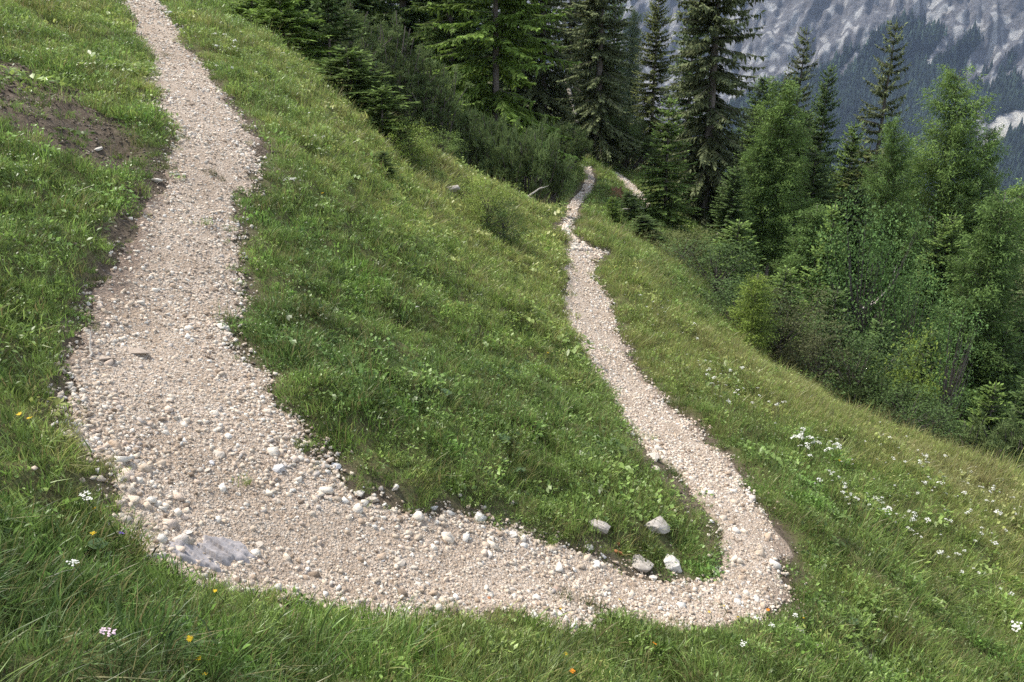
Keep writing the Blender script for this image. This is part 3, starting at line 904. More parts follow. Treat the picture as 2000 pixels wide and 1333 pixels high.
def spruce(h, R, seed, step=.34, nb=6, fine=1.0, bare=.06, droop=.45, gap=.1, shape=.8, hang=.35, width=.075):
    r = np.random.default_rng(seed)
    bx = r.normal(0, .012, 2)
    def axis(z): return np.stack([bx[0] * z + .02 * h * np.sin(z / h * 3) * .3, bx[1] * z, z], -1)
    zz = np.linspace(-.4, h, 12)
    trunk = tube(axis(zz), np.maximum(.012 * h * (1 - zz / h) ** .9 + .008, .008), 8)
    z = bare * h; Ps, Ds, Ls, Ws, Bs = [], [], [], [], []; twigs = []
    while z < h * .985:
        t = z / h
        prof_ = min(1.0, (1 - t) ** shape * 1.05) * (.72 + .28 * min(1, (t - bare) / .18 + .2))
        for b in range(nb):
            if r.uniform() < gap: continue
            a = r.uniform(0, 2 * np.pi); L = R * prof_ * r.uniform(.62, 1.18) + .12 * fine
            sl = math.tan(math.radians(-28 * (1 - t) * droop * 2 + 32 * t ** 1.3 + r.normal(0, 7)))
            m = max(4, int(L / (.062 * fine)))
            s = np.linspace(.10, 1, m)
            rad = L * s; dz = L * (sl * s - droop * .5 * s ** 2 * (1 - t * .8) + .30 * droop * s ** 3)
            side = np.array([-math.sin(a), math.cos(a), 0]); fw = np.array([math.cos(a), math.sin(a), 0])
            sway = r.normal(0, .12) * L * s ** 2
            C = axis(np.full(m, z)) + rad[:, None] * fw + sway[:, None] * side; C[:, 2] += dz
            if r.uniform() < .5: twigs.append(tube(C[[0, m // 2, -1]], [.012 * fine + .004 * L, .008 * fine, .003], 3))
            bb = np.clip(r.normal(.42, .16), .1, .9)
            for sg in (-1, 1):
                ll = (.31 * L ** .6 * (1 - .62 * s) * (.45 + .55 * np.sin(np.pi * np.minimum(s * 1.25, 1))) + .09 * fine) * r.uniform(.6, 1.2, m)
                D = fw * r.uniform(.45, .9, (m, 1)) + side * sg * r.uniform(.5, .95, (m, 1)); D += r.normal(0, .22, (m, 3)); D[:, 2] = -hang * r.uniform(.1, 1.7, m) + sl * .4
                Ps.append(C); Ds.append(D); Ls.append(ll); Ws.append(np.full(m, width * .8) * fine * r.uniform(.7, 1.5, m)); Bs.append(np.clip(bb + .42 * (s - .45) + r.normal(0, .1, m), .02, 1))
            # hanging sprays under the branch, and its tip
            k = max(2, m // 2); i = r.integers(0, m, k)
            D = fw * r.uniform(0, .6, (k, 1)) + r.normal(0, .35, (k, 3)); D[:, 2] = -r.uniform(.4, 1.3, k) * hang * 2
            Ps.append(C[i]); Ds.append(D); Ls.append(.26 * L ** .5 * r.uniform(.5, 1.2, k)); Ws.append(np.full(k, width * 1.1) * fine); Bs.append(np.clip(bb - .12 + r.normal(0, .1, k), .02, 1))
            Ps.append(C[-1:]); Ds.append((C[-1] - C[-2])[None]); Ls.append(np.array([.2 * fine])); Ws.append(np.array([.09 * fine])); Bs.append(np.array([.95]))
        z += step * r.uniform(.75, 1.25)
    # leader
    Ps.append(axis(np.array([h * .97]))); Ds.append(np.array([[0, 0, 1.0]])); Ls.append(np.array([.05 * h])); Ws.append(np.array([.08 * fine])); Bs.append(np.array([.8]))
    crown = kites(np.concatenate(Ps), np.concatenate(Ds), np.concatenate(Ls), np.concatenate(Ws), r, .5, np.concatenate(Bs))
    return join(trunk, *twigs), crown

def larch(h, R, seed, bare=.12, dens=1.0, fine=1.0):
    r = np.random.default_rng(seed)
    zz = np.linspace(-.4, h, 12)
    wob = r.normal(0, .006 * h, 2)
    ax = lambda z: np.stack([wob[0] * np.sin(z / h * 2.4), wob[1] * np.sin(z / h * 3.1), z], -1)
    parts = [tube(ax(zz), np.maximum(.011 * h * (1 - zz / h) ** .9, .006) + .004, 8)]
    Ps, Ds, Ls, Ws, Bs = [], [], [], [], []
    z = bare * h
    while z < h * .98:
        t = z / h
        L0 = R * min(1, (1 - t) ** .5 * 1.08) * (.75 + .25 * min(1, (t - bare) * 5))
        for b in range(8):
            a = r.uniform(0, 6.283); L = L0 * r.uniform(.55, 1.15) + .1; sl = r.normal(.05 + .5 * t, .14)
            m = max(5, int(L / (.075 * fine) * dens)); s = np.sort(r.uniform(.08, 1, m))
            fw = np.array([math.cos(a), math.sin(a), 0]); side = np.array([-fw[1], fw[0], 0])
            C = ax(np.full(m, z)) + (L * s)[:, None] * fw + (r.normal(0, .10) * L * s ** 2)[:, None] * side
            C[:, 2] += L * (sl * s - .35 * s ** 2 * (1 - t) + .25 * s ** 3)
            if m > 5: parts.append(tube(C[[0, m // 2, -1]], [.006 * L + .005, .006, .003], 3))
            bb = np.clip(r.normal(.48, .14), .1, .9)
            for q in range(10):
                off = r.normal(0, 1, (m, 3)) * (.05 + .10 * L ** .5 * (1 - .4 * s))[:, None]; off[:, 2] -= np.abs(off[:, 2]) * .7
                D = fw * .5 + r.normal(0, .6, (m, 3)); D[:, 2] -= .25
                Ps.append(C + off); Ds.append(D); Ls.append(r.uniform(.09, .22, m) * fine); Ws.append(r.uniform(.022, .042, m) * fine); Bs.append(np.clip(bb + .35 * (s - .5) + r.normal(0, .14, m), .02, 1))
        z += .30 * r.uniform(.7, 1.3) * max(.6, h / 12)
    crown = kites(np.concatenate(Ps), np.concatenate(Ds), np.concatenate(Ls), np.concatenate(Ws), r, .9, np.concatenate(Bs))
    return join(*parts), crown

def dwarf_pine(w, h, seed, stems=46, tufts=9, needle=.17, squat=1.0):
    """a bush of many rising stems, each ended by brushes of long needles"""
    r = np.random.default_rng(seed)
    parts = []; Ps, Ds, Ls, Ws, Bs = [], [], [], [], []
    for k in range(stems):
        a = r.uniform(0, 6.283); q = math.sqrt(r.uniform(0, 1)); top = h * (1 - .55 * q ** 2.2) * r.uniform(.72, 1.08)
        e = np.array([q * w * .5 * math.cos(a), q * w * .5 * math.sin(a), top])
        s0 = np.array([e[0] * .25, e[1] * .25, -.15])
        tt = np.linspace(0, 1, 6)[:, None]
        C = s0 * (1 - tt) + e * tt; C[:, :2] = s0[:2] * (1 - tt ** .7) + e[:2] * tt ** .7
        C += r.normal(0, .04 * h, C.shape) * np.linspace(0, 1, 6)[:, None]
        parts.append(tube(C, np.linspace(.045, .012, 6), 4))
        bb = np.clip(r.normal(.42, .15), .1, .8)
        for j in range(tufts):
            f = r.uniform(.30, 1) ** .6; i = min(4, int(f * 5)); g = f * 5 - i
            p = C[i] * (1 - g) + C[i + 1] * g + r.normal(0, .13 * min(1, h), 3) * (1 - .2 * f)
            up = np.array([math.cos(a) * q * .6, math.sin(a) * q * .6, 1.0]) + r.normal(0, .3, 3); up /= np.linalg.norm(up)
            n = 15
            D = up * .8 + r.normal(0, .55, (n, 3))
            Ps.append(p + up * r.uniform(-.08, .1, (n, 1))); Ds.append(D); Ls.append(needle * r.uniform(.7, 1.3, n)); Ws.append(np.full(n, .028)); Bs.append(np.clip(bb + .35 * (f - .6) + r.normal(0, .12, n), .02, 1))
    crown = kites(np.concatenate(Ps), np.concatenate(Ds), np.concatenate(Ls), np.concatenate(Ws), r, .9, np.concatenate(Bs))
    return join(*parts), crown

def broadleaf(w, h, seed, clumps=70, leaves=70, leaf=.10, low=.1, cl=.34, ratio=.62):
    r = np.random.default_rng(seed)
    parts = [tube([[0, 0, -.2], [.03 * h, .02 * h, h * .3], [.02, 0, h * .62]], [.02 * h + .01, .014 * h + .006, .006 * h], 6)]
    Ps, Ds, Ls, Ws, Bs = [], [], [], [], []
    for k in range(clumps):
        a = r.uniform(0, 6.283); ph = r.uniform(-1, 1); rad = r.uniform(.25, 1) ** .5
        zc = h * (low + (1 - low) * (.5 + .5 * ph * .95)); prf = math.sqrt(max(.02, 1 - ph * ph)) * (1 - .12 * ph) + .12
        c = np.array([.5 * w * rad * prf * math.cos(a), .5 * w * rad * prf * math.sin(a), zc])
        c += r.normal(0, .09 * w, 3) * (1, 1, .8); c[2] = max(c[2], .05); c[2] *= 1 + .35 * math.sin(2.3 * a + seed) * rad * .5
        st = np.array([0, 0, zc * .45])
        parts.append(tube([st, st * .4 + c * .6 + (0, 0, -.04 * h), c], [.007 * h, .005 * h, .003], 3))
        sz = cl * min(w, h) * .35 * r.uniform(.6, 1.3); bb = np.clip(r.normal(.45, .17), .1, .9)
        o = r.normal(0, sz, (leaves, 3)) * (1, 1, .55)
        D = o * np.array([1, 1, .2]) / (sz + 1e-6) + r.normal(0, .7, (leaves, 3)); D[:, 2] -= .35
        Ps.append(c + o); Ds.append(D); L = leaf * r.uniform(.55, 1.25, leaves); Ls.append(L); Ws.append(L * ratio)
        Bs.append(np.clip(bb + .22 * o[:, 2] / (sz + 1e-6) + r.normal(0, .12, leaves), .02, 1))
    crown = kites(np.concatenate(Ps), np.concatenate(Ds), np.concatenate(Ls), np.concatenate(Ws), r, .45, np.concatenate(Bs))
    return join(*parts), crown

def meshes(pair, bark, leaf):
    (V, F, v, d), (V2, F2, v2, d2) = pair
    a = mesh_obj('trunk', V, F, bark, attrs={'var': v}, link=False, smooth_shade=True)
    b = mesh_obj('crown', V2, F2, leaf, attrs={'var': v2, 'dry': d2}, link=False)
    me = a.data, b.data
    bpy.data.objects.remove(a); bpy.data.objects.remove(b)
    return me

# kind: (trunk mesh, crown mesh, height, half width)
KINDS = {}
def kind(name, pair, bark, leaf, h, R): KINDS[name] = meshes(pair, bark, leaf) + (h, R)
kind('tall', spruce(18, 2.0, 1, .30, 10, 1.15, bare=.04, droop=.62, shape=.5, hang=.75, width=.085), M_BARK, M_NEEDLE, 18, 2.0)
kind('tall2', spruce(16, 2.3, 2, .32, 9, 1.15, bare=.03, droop=.55, shape=.62, hang=.6, gap=.12, width=.085), M_BARK, M_NEEDLE, 16, 2.3)
kind('sparse', spruce(15, 1.9, 3, .36, 8, 1.1, bare=.04, droop=.55, shape=.62, hang=.6, gap=.28, width=.085), M_BARK, M_NEEDLE, 15, 1.9)
kind('bright', spruce(14, 3.6, 4, .34, 8, 1.2, bare=.05, droop=.48, shape=.7, hang=.4, gap=.22, width=.10), M_BARK, M_NEEDLE, 14, 3.6)
kind('young', spruce(6, 1.3, 5, .20, 9, .85, bare=.02, droop=.30, shape=.85, hang=.25, gap=.08), M_BARK, M_NEEDLE, 6, 1.3)
kind('sapling', spruce(2.8, .95, 6, .13, 9, .6, bare=.02, droop=.2, shape=.8, hang=.15, gap=.08), M_BARK, M_NEEDLE, 2.8, .95)
kind('larch', larch(13, 2.7, 7), M_BARK_L, M_NEEDLE, 13, 2.7)
kind('larch2', larch(10, 1.7, 8, .16), M_BARK_L, M_NEEDLE, 10, 1.7)
kind('larch_sapling', larch(2.8, .55, 9, .05, 1.2, .55), M_BARK_L, M_NEEDLE, 2.8, .55)
kind('pine', dwarf_pine(3.4, 4.6, 10, 70, 11, .20), M_BARK, M_NEEDLE, 4.6, 1.7)
kind('pine_low', dwarf_pine(3.6, 1.9, 11, 80, 11, .18), M_BARK, M_NEEDLE, 1.9, 1.8)
kind('maple', broadleaf(4.2, 6.0, 12, 150, 90, .115, .08, .30), M_BARK, M_LEAF, 6.0, 2.1)
kind('bush', broadleaf(3.0, 2.9, 13, 85, 90, .095, .0, .27), M_BARK, M_LEAF, 2.9, 1.5)
kind('bush2', broadleaf(2.6, 2.2, 14, 70, 95, .08, .0, .27, .5), M_BARK, M_LEAF, 2.2, 1.3)
kind('twiggy', broadleaf(1.6, 4.2, 15, 60, 40, .085, .12, .30), M_BARK, M_LEAF, 4.2, .8)
kind('shrub', broadleaf(1.5, 1.1, 16, 60, 80, .05, .0, .34), M_BARK, M_LEAF, 1.1, .75)

def stand(px, d):
    """the ground point under picture column px at depth d"""
    x = (px - CX) / FPX * d; y = d / CP
    for k in range(6):
        z = float(H(np.array([x]), np.array([y]))[0]); y = (d + z * SP) / CP
    return np.array([x, y, z])
def top_height(p, py):
    v = (py - CY) / FPX
    return p[1] * (v * CP + SP) / (v * SP - CP) - p[2]

PALETTE = {'dark': (.082, .125, .040), 'grey': (.120, .142, .066), 'bright': (.135, .205, .042), 'mid': (.120, .178, .046), 'olive': (.125, .145, .050),
           'larch': (.135, .205, .056), 'larchdeep': (.110, .175, .050), 'pine': (.110, .150, .056), 'leaf': (.088, .155, .046), 'leafdeep': (.072, .115, .036),
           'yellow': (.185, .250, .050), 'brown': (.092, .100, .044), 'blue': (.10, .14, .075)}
TREES = []
def tree(name, k, px, d, top=None, h=None, half=None, tint='dark', label='', cat='tree', group=None, yaw=None):
    p = stand(px, d)
    hh = h if h is not None else top_height(p, top)
    tm, cm, h0, r0 = KINDS[k]
    sz = hh / h0; sx = (half / r0) if half else sz
    root = bpy.data.objects.new(name, None); COL.objects.link(root)
    root.location = p; root.rotation_euler = (0, 0, yaw if yaw is not None else random.uniform(0, 6.28)); root.empty_display_size = .3
    tag(root, label, cat, group)
    for nm, me in (('trunk', tm), ('crown', cm)):
        o = bpy.data.objects.new(nm, me); COL.objects.link(o); o.parent = root; o.scale = (sx, sx, sz)
        c = PALETTE[tint]; f = random.uniform(.9, 1.12)
        o.color = (c[0] * f, c[1] * f, c[2] * f, 1)
    TREES.append(root); return root

G_SPR = 'spruces of the wood beyond the path'; G_LAR = 'larches on the steep slope'; G_BSH = 'bushes along the edge of the lower meadow'; G_PIN = 'dwarf pines behind the meadow crest'
S, T = 'spruce_tree', 'spruce'
tree(S,'tall',1372,40,h=19,half=2.36,tint='grey',label='tallest dark spruce, dense with hanging twigs, right of the narrow trail',cat=T,group=G_SPR,yaw=1)
tree(S,'young',1298,36,top=188,half=1.53,tint='mid',label='young pointed spruce close in front of the tallest dark spruce',cat=T,group=G_SPR)
tree(S,'tall2',1268,60,top=-25,half=2.06,tint='olive',label='slim spruce just left of the tallest spruce, above its young neighbour',cat=T,group=G_SPR)
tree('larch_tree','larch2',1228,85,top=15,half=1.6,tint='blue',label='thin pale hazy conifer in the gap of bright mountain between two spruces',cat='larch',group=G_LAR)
tree(S,'tall',1163,52,h=17.5,half=2.48,tint='grey',label='broad dark grey-green spruce behind the pale broken log',cat=T,group=G_SPR)
tree(S,'bright',968,38,h=14.0,half=3.9,tint='bright',label='light green spruce with open branches showing its trunk above a dwarf pine',cat=T,group=G_SPR)
tree(S,'tall2',880,45,h=14,half=2.71,tint='mid',label='dark spruce close to the left of the open light green spruce',cat=T,group=G_SPR)
tree(S,'tall',788,48,h=15,half=2.83,tint='dark',label='dark spruce rising behind the tall grey dwarf pines at the top of the picture',cat=T,group=G_SPR)
tree(S,'tall2',690,42,h=12,half=2.83,tint='dark',label='dark spruce at the top, behind the second young spruce of the meadow edge',cat=T,group=G_SPR)
tree(S,'tall',1062,56,h=18,half=2.71,tint='grey',label='grey-green spruce filling the gap right behind the open light green spruce',cat=T,group=G_SPR)
tree(S,'tall2',600,36,h=9.5,half=2.71,tint='dark',label='dark shaded spruce at the top edge directly behind the young spruces beside the upper path',cat=T,group=G_SPR)
tree(S,'tall2',1112,72,h=19,half=2.60,tint='grey',label='spruce glimpsed between two grey-green spruces above the pale broken log',cat=T,group=G_SPR)
tree(S,'sparse',1514,57,top=55,half=2.06,tint='grey',label='ragged spruce with a thin top against grey rock behind the two-stemmed larch',cat=T,group=G_SPR)
tree(S,'tall2',1570,46,top=128,half=1.47,tint='dark',label='narrow dense dark spruce with a sharp tip between the ragged and the lone spruce',cat=T,group=G_SPR)
tree(S,'sparse',1667,52,top=42,half=2.36,tint='grey',label='lone tall sparse spruce with a thin tip against the dark mountain wood',cat=T,group=G_SPR)
tree(S,'sparse',1640,45,top=290,half=2.60,tint='olive',label='low brownish spruce with drooping branches at the foot of the lone tall sparse spruce',cat=T,group=G_SPR)
tree(S,'tall2',1868,72,top=322,half=1.77,tint='dark',label='small distant spruce tip at the right shoulder of the big light green larch',cat=T,group=G_SPR)
tree(S,'sparse',1941,60,top=275,half=2.24,tint='grey',label='dark spruce with a sharp tip in front of the white gully near the right edge',cat=T,group=G_SPR)
tree(S,'tall2',1985,56,top=325,half=2.12,tint='grey',label='spruce on the right edge, a little lower than its sharp-tipped neighbour',cat=T,group=G_SPR)
tree(S,'tall',1992,34,top=455,half=2.24,tint='grey',label='dark spruce cut by the right edge with its thick trunk showing low down',cat=T,group=G_SPR,yaw=2)
tree(S,'young',1918,29.5,top=640,half=1.59,tint='dark',label='small dark spruce under the larch on the right, above the far grassy clearing',cat=T,group=G_SPR)
tree(S,'tall2',1425,50,top=250,half=1.89,tint='mid',label='shaded spruce squeezed between the tallest spruce and the two-stemmed larch',cat=T,group=G_SPR)
tree(S,'tall',1600,62,top=330,half=2.36,tint='dark',label='dark spruce low in the gap between the narrow dense spruce and the lone tall spruce',cat=T,group=G_SPR)
tree(S,'tall2',1735,58,top=300,half=2.36,tint='dark',label='shaded spruce behind the left side of the big light green larch',cat=T,group=G_SPR)
tree(S,'tall',1835,52,top=420,half=2.24,tint='dark',label='dark spruce just right of the big light green larch, halfway up the right side',cat=T,group=G_SPR)
tree(S,'tall',1945,42,top=520,half=2.24,tint='dark',label='dark spruce behind the right-hand larch with the bare pale trunk',cat=T,group=G_SPR)
tree(S,'sapling',1196,32,top=385,half=.5,tint='bright',label='knee-high young spruce in the grass below the rust-red stump',cat=T,group=G_SPR)
tree(S,'sapling',1228,33,top=372,half=0.71,tint='dark',label='dark little spruce between the stump and the edge of the wood',cat=T,group=G_SPR)
tree(S,'young',1255,30,top=420,half=1.06,tint='dark',label='low dark spruce at the end of the pale fallen branch below the stump',cat=T,group=G_SPR)
# young spruces on the crest by the upper path
tree(S,'sapling',560,23.5,top=-40,half=1.45,tint='bright',label='bushy young spruce with fresh light tips at the top edge beside the upper path',cat=T,group=G_SPR)
tree(S,'sapling',498,27,top=-45,half=1.2,tint='bright',label='young spruce cut by the top edge, nearest to the upper path',cat=T,group=G_SPR)
tree(S,'sapling',645,25,top=-20,half=1.53,tint='dark',label='shadowy young spruce between the bushy one at the top edge and the broad one below',cat=T,group=G_SPR)
tree(S,'sapling',690,20.5,top=92,half=1.36,tint='mid',label='broad young spruce with dark skirts, halfway down the meadow crest',cat=T,group=G_SPR)
tree(S,'sapling',745,19.5,top=168,half=0.89,tint='mid',label='low young spruce at the foot of the broad one on the meadow crest',cat=T,group=G_SPR)
tree(S,'sapling',748,16.2,top=296,half=0.34,tint='dark',label='tiny dark spruce seedling alone in the meadow below the crest',cat=T,group=G_SPR)
# dwarf pines
P_, C_ = 'dwarf_pine', 'dwarf pine'
tree(P_,'pine',700,29,top=15,half=1.9,tint='pine',label='tall grey-green dwarf pine with upright brushes, left one behind the broad young spruce',cat=C_,group=G_PIN)
tree(P_,'pine',775,29.5,top=45,half=1.8,tint='pine',label='tall grey-green dwarf pine in the middle of the row on the crest',cat=C_,group=G_PIN)
tree(P_,'pine',838,30,top=110,half=1.6,tint='pine',label='grey dwarf pine at the right end of the tall row on the crest',cat=C_,group=G_PIN)
tree(P_,'pine_low',948,30,top=215,half=1.5,tint='pine',label='low wide dwarf pine under the open light green spruce',cat=C_,group=G_PIN)
tree(P_,'pine_low',1030,29.5,top=245,half=1.7,tint='pine',label='low dark dwarf pine nearest to the narrow trail, over the grey dead branches',cat=C_,group=G_PIN)
tree(P_,'pine_low',880,32,top=235,half=1.2,tint='olive',label='small dwarf pine squeezed between the tall row and the low wide pine',cat=C_,group=G_PIN)
tree(P_,'pine_low',1085,42,top=235,half=1.9,tint='pine',label='dwarf pine left of the pale broken log at the top of the trail',cat=C_,group=G_PIN)
tree(P_,'pine_low',1205,54,top=222,half=2.6,tint='pine',label='dark dwarf pine thicket right of the pale broken log, where the wood closes',cat=C_,group=G_PIN)
# larches
tree('larch_tree','larch2',1492,37,top=150,half=1.85,tint='larch',label='light green larch on two pale stems in front of the ragged spruce',cat='larch',group=G_LAR)
tree('larch_tree','larch2',1470,36.6,top=260,half=1.3,tint='larchdeep',label='shorter larch sharing the foot of the two-stemmed light green larch',cat='larch',group=G_LAR)
tree('larch_tree','larch',1780,44,top=138,half=3.5,tint='larch',label='biggest light green larch with a broad round top against the mountain',cat='larch',group=G_LAR)
tree('larch_tree','larch2',1866,30,top=375,half=1.9,tint='larchdeep',label='larch on the right with a long bare pale trunk below its crown',cat='larch',group=G_LAR)
tree('larch_tree','larch2',1712,38,top=395,half=1.7,tint='larch',label='feathery larch below the biggest larch, above the maple-leaved tree',cat='larch',group=G_LAR)
tree('larch_tree','larch2',1935,37,top=395,half=1.5,tint='larchdeep',label='slender larch near the right edge below the sharp-tipped spruce',cat='larch',group=G_LAR)
tree('larch_tree','larch_sapling',1464,20.8,top=535,half=.52,tint='yellow',label='waist-high bright yellow-green larch sapling standing against dark bushes',cat='larch',group=G_LAR)
# broad-leaved trees and bushes below the lower meadow
B_ = 'leafy_bush'
tree('maple_tree','maple',1650,27,top=415,half=1.45,tint='leaf',label='broad-leaved tree with large fresh green leaves in the middle of the right-hand thicket',cat='maple')
tree('maple_tree','maple',1735,26,top=520,half=1.15,tint='leaf',label='lower broad-leaved tree with tiers of deep green leaves beside the bare larch trunk',cat='maple')
tree('larch_tree','larch2',1560,31,top=400,half=1.5,tint='larchdeep',label='low larch behind the yellow-green larch sapling, left of the tree with large fresh leaves',cat='larch',group=G_LAR)
tree(B_,'bush',1395,25.5,top=480,half=1.25,tint='leafdeep',label='round dark bush at the top corner of the lower meadow, below the tallest spruce',cat='bush',group=G_BSH)
tree(B_,'bush2',1330,28,top=455,half=1.2,tint='olive',label='dull olive bush at the fork, between the tallest spruce and the round dark bush',cat='bush',group=G_BSH)
tree(B_,'bush',1440,22.5,top=560,half=1.2,tint='leafdeep',label='dark bush left of the larch sapling on the meadow edge',cat='bush',group=G_BSH)
tree(B_,'bush',1520,22.3,top=575,half=.95,tint='brown',label='brownish green twiggy bush right of the larch sapling',cat='bush',group=G_BSH)
tree(B_,'bush2',1590,21,top=640,half=.9,tint='brown',label='dull green bush under the tree with large fresh leaves, on the meadow edge',cat='bush',group=G_BSH)
tree(B_,'bush',1655,20.5,top=655,half=1.1,tint='leafdeep',label='dark green bush under the tiers of deep green leaves',cat='bush',group=G_BSH)
tree(P_,'pine_low',1690,20,top=735,half=1.0,tint='pine',label='grey dwarf pine low on the meadow edge, left of the bright grassy bank',cat=C_)
tree(B_,'shrub',1745,22,top=690,half=1.0,tint='yellow',label='bright yellow-green leafy bush by the bleached dead branch',cat='bush',group=G_BSH)
tree(B_,'bush2',1762,19,top=770,half=.95,tint='leafdeep',label='bush with fresh lower shoots in front of the bright yellow-green bush',cat='bush',group=G_BSH)
tree('slender_sapling','twiggy',1822,21.5,top=632,half=.62,tint='leaf',label='slender leafy sapling with a thin stem in front of the bare larch trunk',cat='sapling')
tree(B_,'bush2',1800,19.5,top=790,half=.7,tint='leafdeep',label='dark shady bush at the foot of the slender leafy sapling',cat='bush',group=G_BSH)
tree(P_,'pine_low',1925,19.5,top=835,half=1.55,tint='pine',label='wide dark dwarf pine at the right edge, above the end of the flowery crest',cat=C_)
tree(P_,'pine_low',2030,19,top=830,half=1.4,tint='pine',label='dwarf pine cut by the right edge above the flowery crest',cat=C_)
tree(B_,'bush2',1855,19.3,top=880,half=.7,tint='brown',label='brown low bush between the slender sapling and the wide dark dwarf pine',cat='bush',group=G_BSH)
tree(B_,'bush2',2010,27,top=770,half=1.2,tint='leaf',label='leafy bush at the right edge beside the pink blossom',cat='bush',group=G_BSH)
tree('larch_tree','larch',1838,43,top=255,half=2.7,tint='larchdeep',label='full larch whose crown runs on to the right below the biggest larch',cat='larch',group=G_LAR)
tree('larch_tree','larch',1690,43,top=235,half=2.2,tint='larchdeep',label='larch between the lone tall sparse spruce and the biggest larch',cat='larch',group=G_LAR)
tree('larch_tree','larch2',1910,40,top=350,half=2.0,tint='larch',label='larch filling the gap below the small distant spruce tip on the right',cat='larch',group=G_LAR)
tree('larch_tree','larch2',1420,40,top=330,half=1.5,tint='larchdeep',label='low larch under the left side of the two-stemmed larch',cat='larch',group=G_LAR)
tree(S,'tall2',1455,47,top=205,half=1.7,tint='mid',label='spruce standing left behind the two-stemmed larch, against the rock wall',cat=T,group=G_SPR)
tree(S,'tall',1540,50,top=210,half=1.9,tint='dark',label='dark spruce between the ragged spruce and the narrow dense one, lower than both',cat=T,group=G_SPR)
tree(S,'tall2',1620,48,top=240,half=1.9,tint='mid',label='spruce filling the gap left of the lone tall sparse spruce',cat=T,group=G_SPR)
tree(S,'tall2',1975,46,top=390,half=2.2,tint='mid',label='spruce at the right edge below its two pointed neighbours',cat=T,group=G_SPR)
tree(S,'young',1583,28,top=395,half=1.3,tint='mid',label='mid green spruce left of the tree with large fresh leaves',cat=T,group=G_SPR)
tree(S,'tall2',1800,34,top=420,half=1.7,tint='mid',label='spruce between the tiers of deep green leaves and the bare larch trunk',cat=T,group=G_SPR)
tree(S,'young',1425,27.5,top=430,half=1.4,tint='mid',label='spruce standing among the round dark bushes at the top corner of the lower meadow',cat=T,group=G_SPR)
tree(S,'tall2',1890,33,top=470,half=1.6,tint='dark',label='dark spruce close behind the larch with the bare trunk, to its right',cat=T,group=G_SPR)
tree(S,'young',1352,31,top=468,half=1.2,tint='dark',label='young dark spruce at the left end of the bushes, under the tallest spruce',cat=T,group=G_SPR)
tree(S,'young',1512,25,top=520,half=1.1,tint='mid',label='young spruce rising from the brownish bushes right of the larch sapling',cat=T,group=G_SPR)
tree(S,'young',1600,24,top=560,half=1.1,tint='dark',label='young dark spruce below the tree with large fresh leaves',cat=T,group=G_SPR)
tree(S,'young',1690,23.5,top=620,half=1.1,tint='dark',label='young dark spruce left of the bleached forked branch',cat=T,group=G_SPR)
tree(S,'young',1770,24.5,top=640,half=1.2,tint='dark',label='young dark spruce between the bleached forked branch and the slender sapling',cat=T,group=G_SPR)
tree(S,'young',1895,23,top=745,half=1.1,tint='mid',label='young spruce above the wide dark dwarf pine at the right edge',cat=T,group=G_SPR)
tree(S,'young',1965,25,top=690,half=1.3,tint='dark',label='young spruce near the right edge in front of the thick trunk',cat=T,group=G_SPR)
# shrubs in the meadow
tree(B_,'bush2',955,18.5,top=360,half=.62,tint='yellow',label='yellow-green shrub alone on the meadow between the two arms of the path',cat='bush')
tree(B_,'bush2',985,18.2,top=400,half=.5,tint='leafdeep',label='dark low shrub added as the shaded side of the yellow-green meadow shrub',cat='bush')  # shaded lower right of the shrub above, put in as a darker bush
tree(B_,'shrub',800,19.5,top=242,half=.6,tint='yellow',label='light yellow-green shrub on the crest right of the young spruces',cat='bush')
tree(B_,'shrub',860,24.5,top=262,half=.7,tint='mid',label='small green shrub at the foot of the tall dwarf pine row',cat='bush')
# filler trees deeper in the wood, seen only as dark gaps between the others
for i, (px, d, h_) in enumerate(((740,58,17),(840,62,18),(930,56,17),(1010,66,19),(1140,84,19),(1190,90,16),(640,52,14),(1330,66,15),(1470,70,14),(1550,74,14),(1690,72,15),(1790,70,15),(1880,60,12),(1950,52,12),(1640,38,7),(1780,34,7),(1560,38,7),(1880,46,11),(1420,34,4.5),(1990,44,10),(1730,48,10),(1500,48,9))):
    tree(S, 'tall2' if i % 2 else 'tall', px, d, h=h_, half=h_ * .17 + .3, tint='dark', label='shaded spruce deep in the wood, ' + ('mostly hidden behind the tall dwarf pines' if px < 950 else 'behind the end of the narrow trail' if px < 1350 else 'mostly hidden behind the larches' if px < 1700 else 'low behind the biggest larch and the right-hand larches'), cat=T, group='shaded spruces deep in the wood')

# ------------------------------------------------------------------ stones
ROCKM = []
for k in range(6):
    V, F = stone_mesh(600 + k, .66, 16, 2)
    V = V + .05 * np.stack([fbm(V[:, 0] * 7 + k, V[:, 1] * 7 + V[:, 2] * 8, 700 + a, 3) for a in range(3)], -1); V = V / (V[:, :2].max(0) - V[:, :2].min(0)).max()
    o = mesh_obj('rock', V, F, M_STONE, link=False); ROCKM.append(o.data); bpy.data.objects.remove(o)
SMALLM = []
for V, F in STONES:
    o = mesh_obj('stone', V, F, M_STONE, link=False); SMALLM.append(o.data); bpy.data.objects.remove(o)

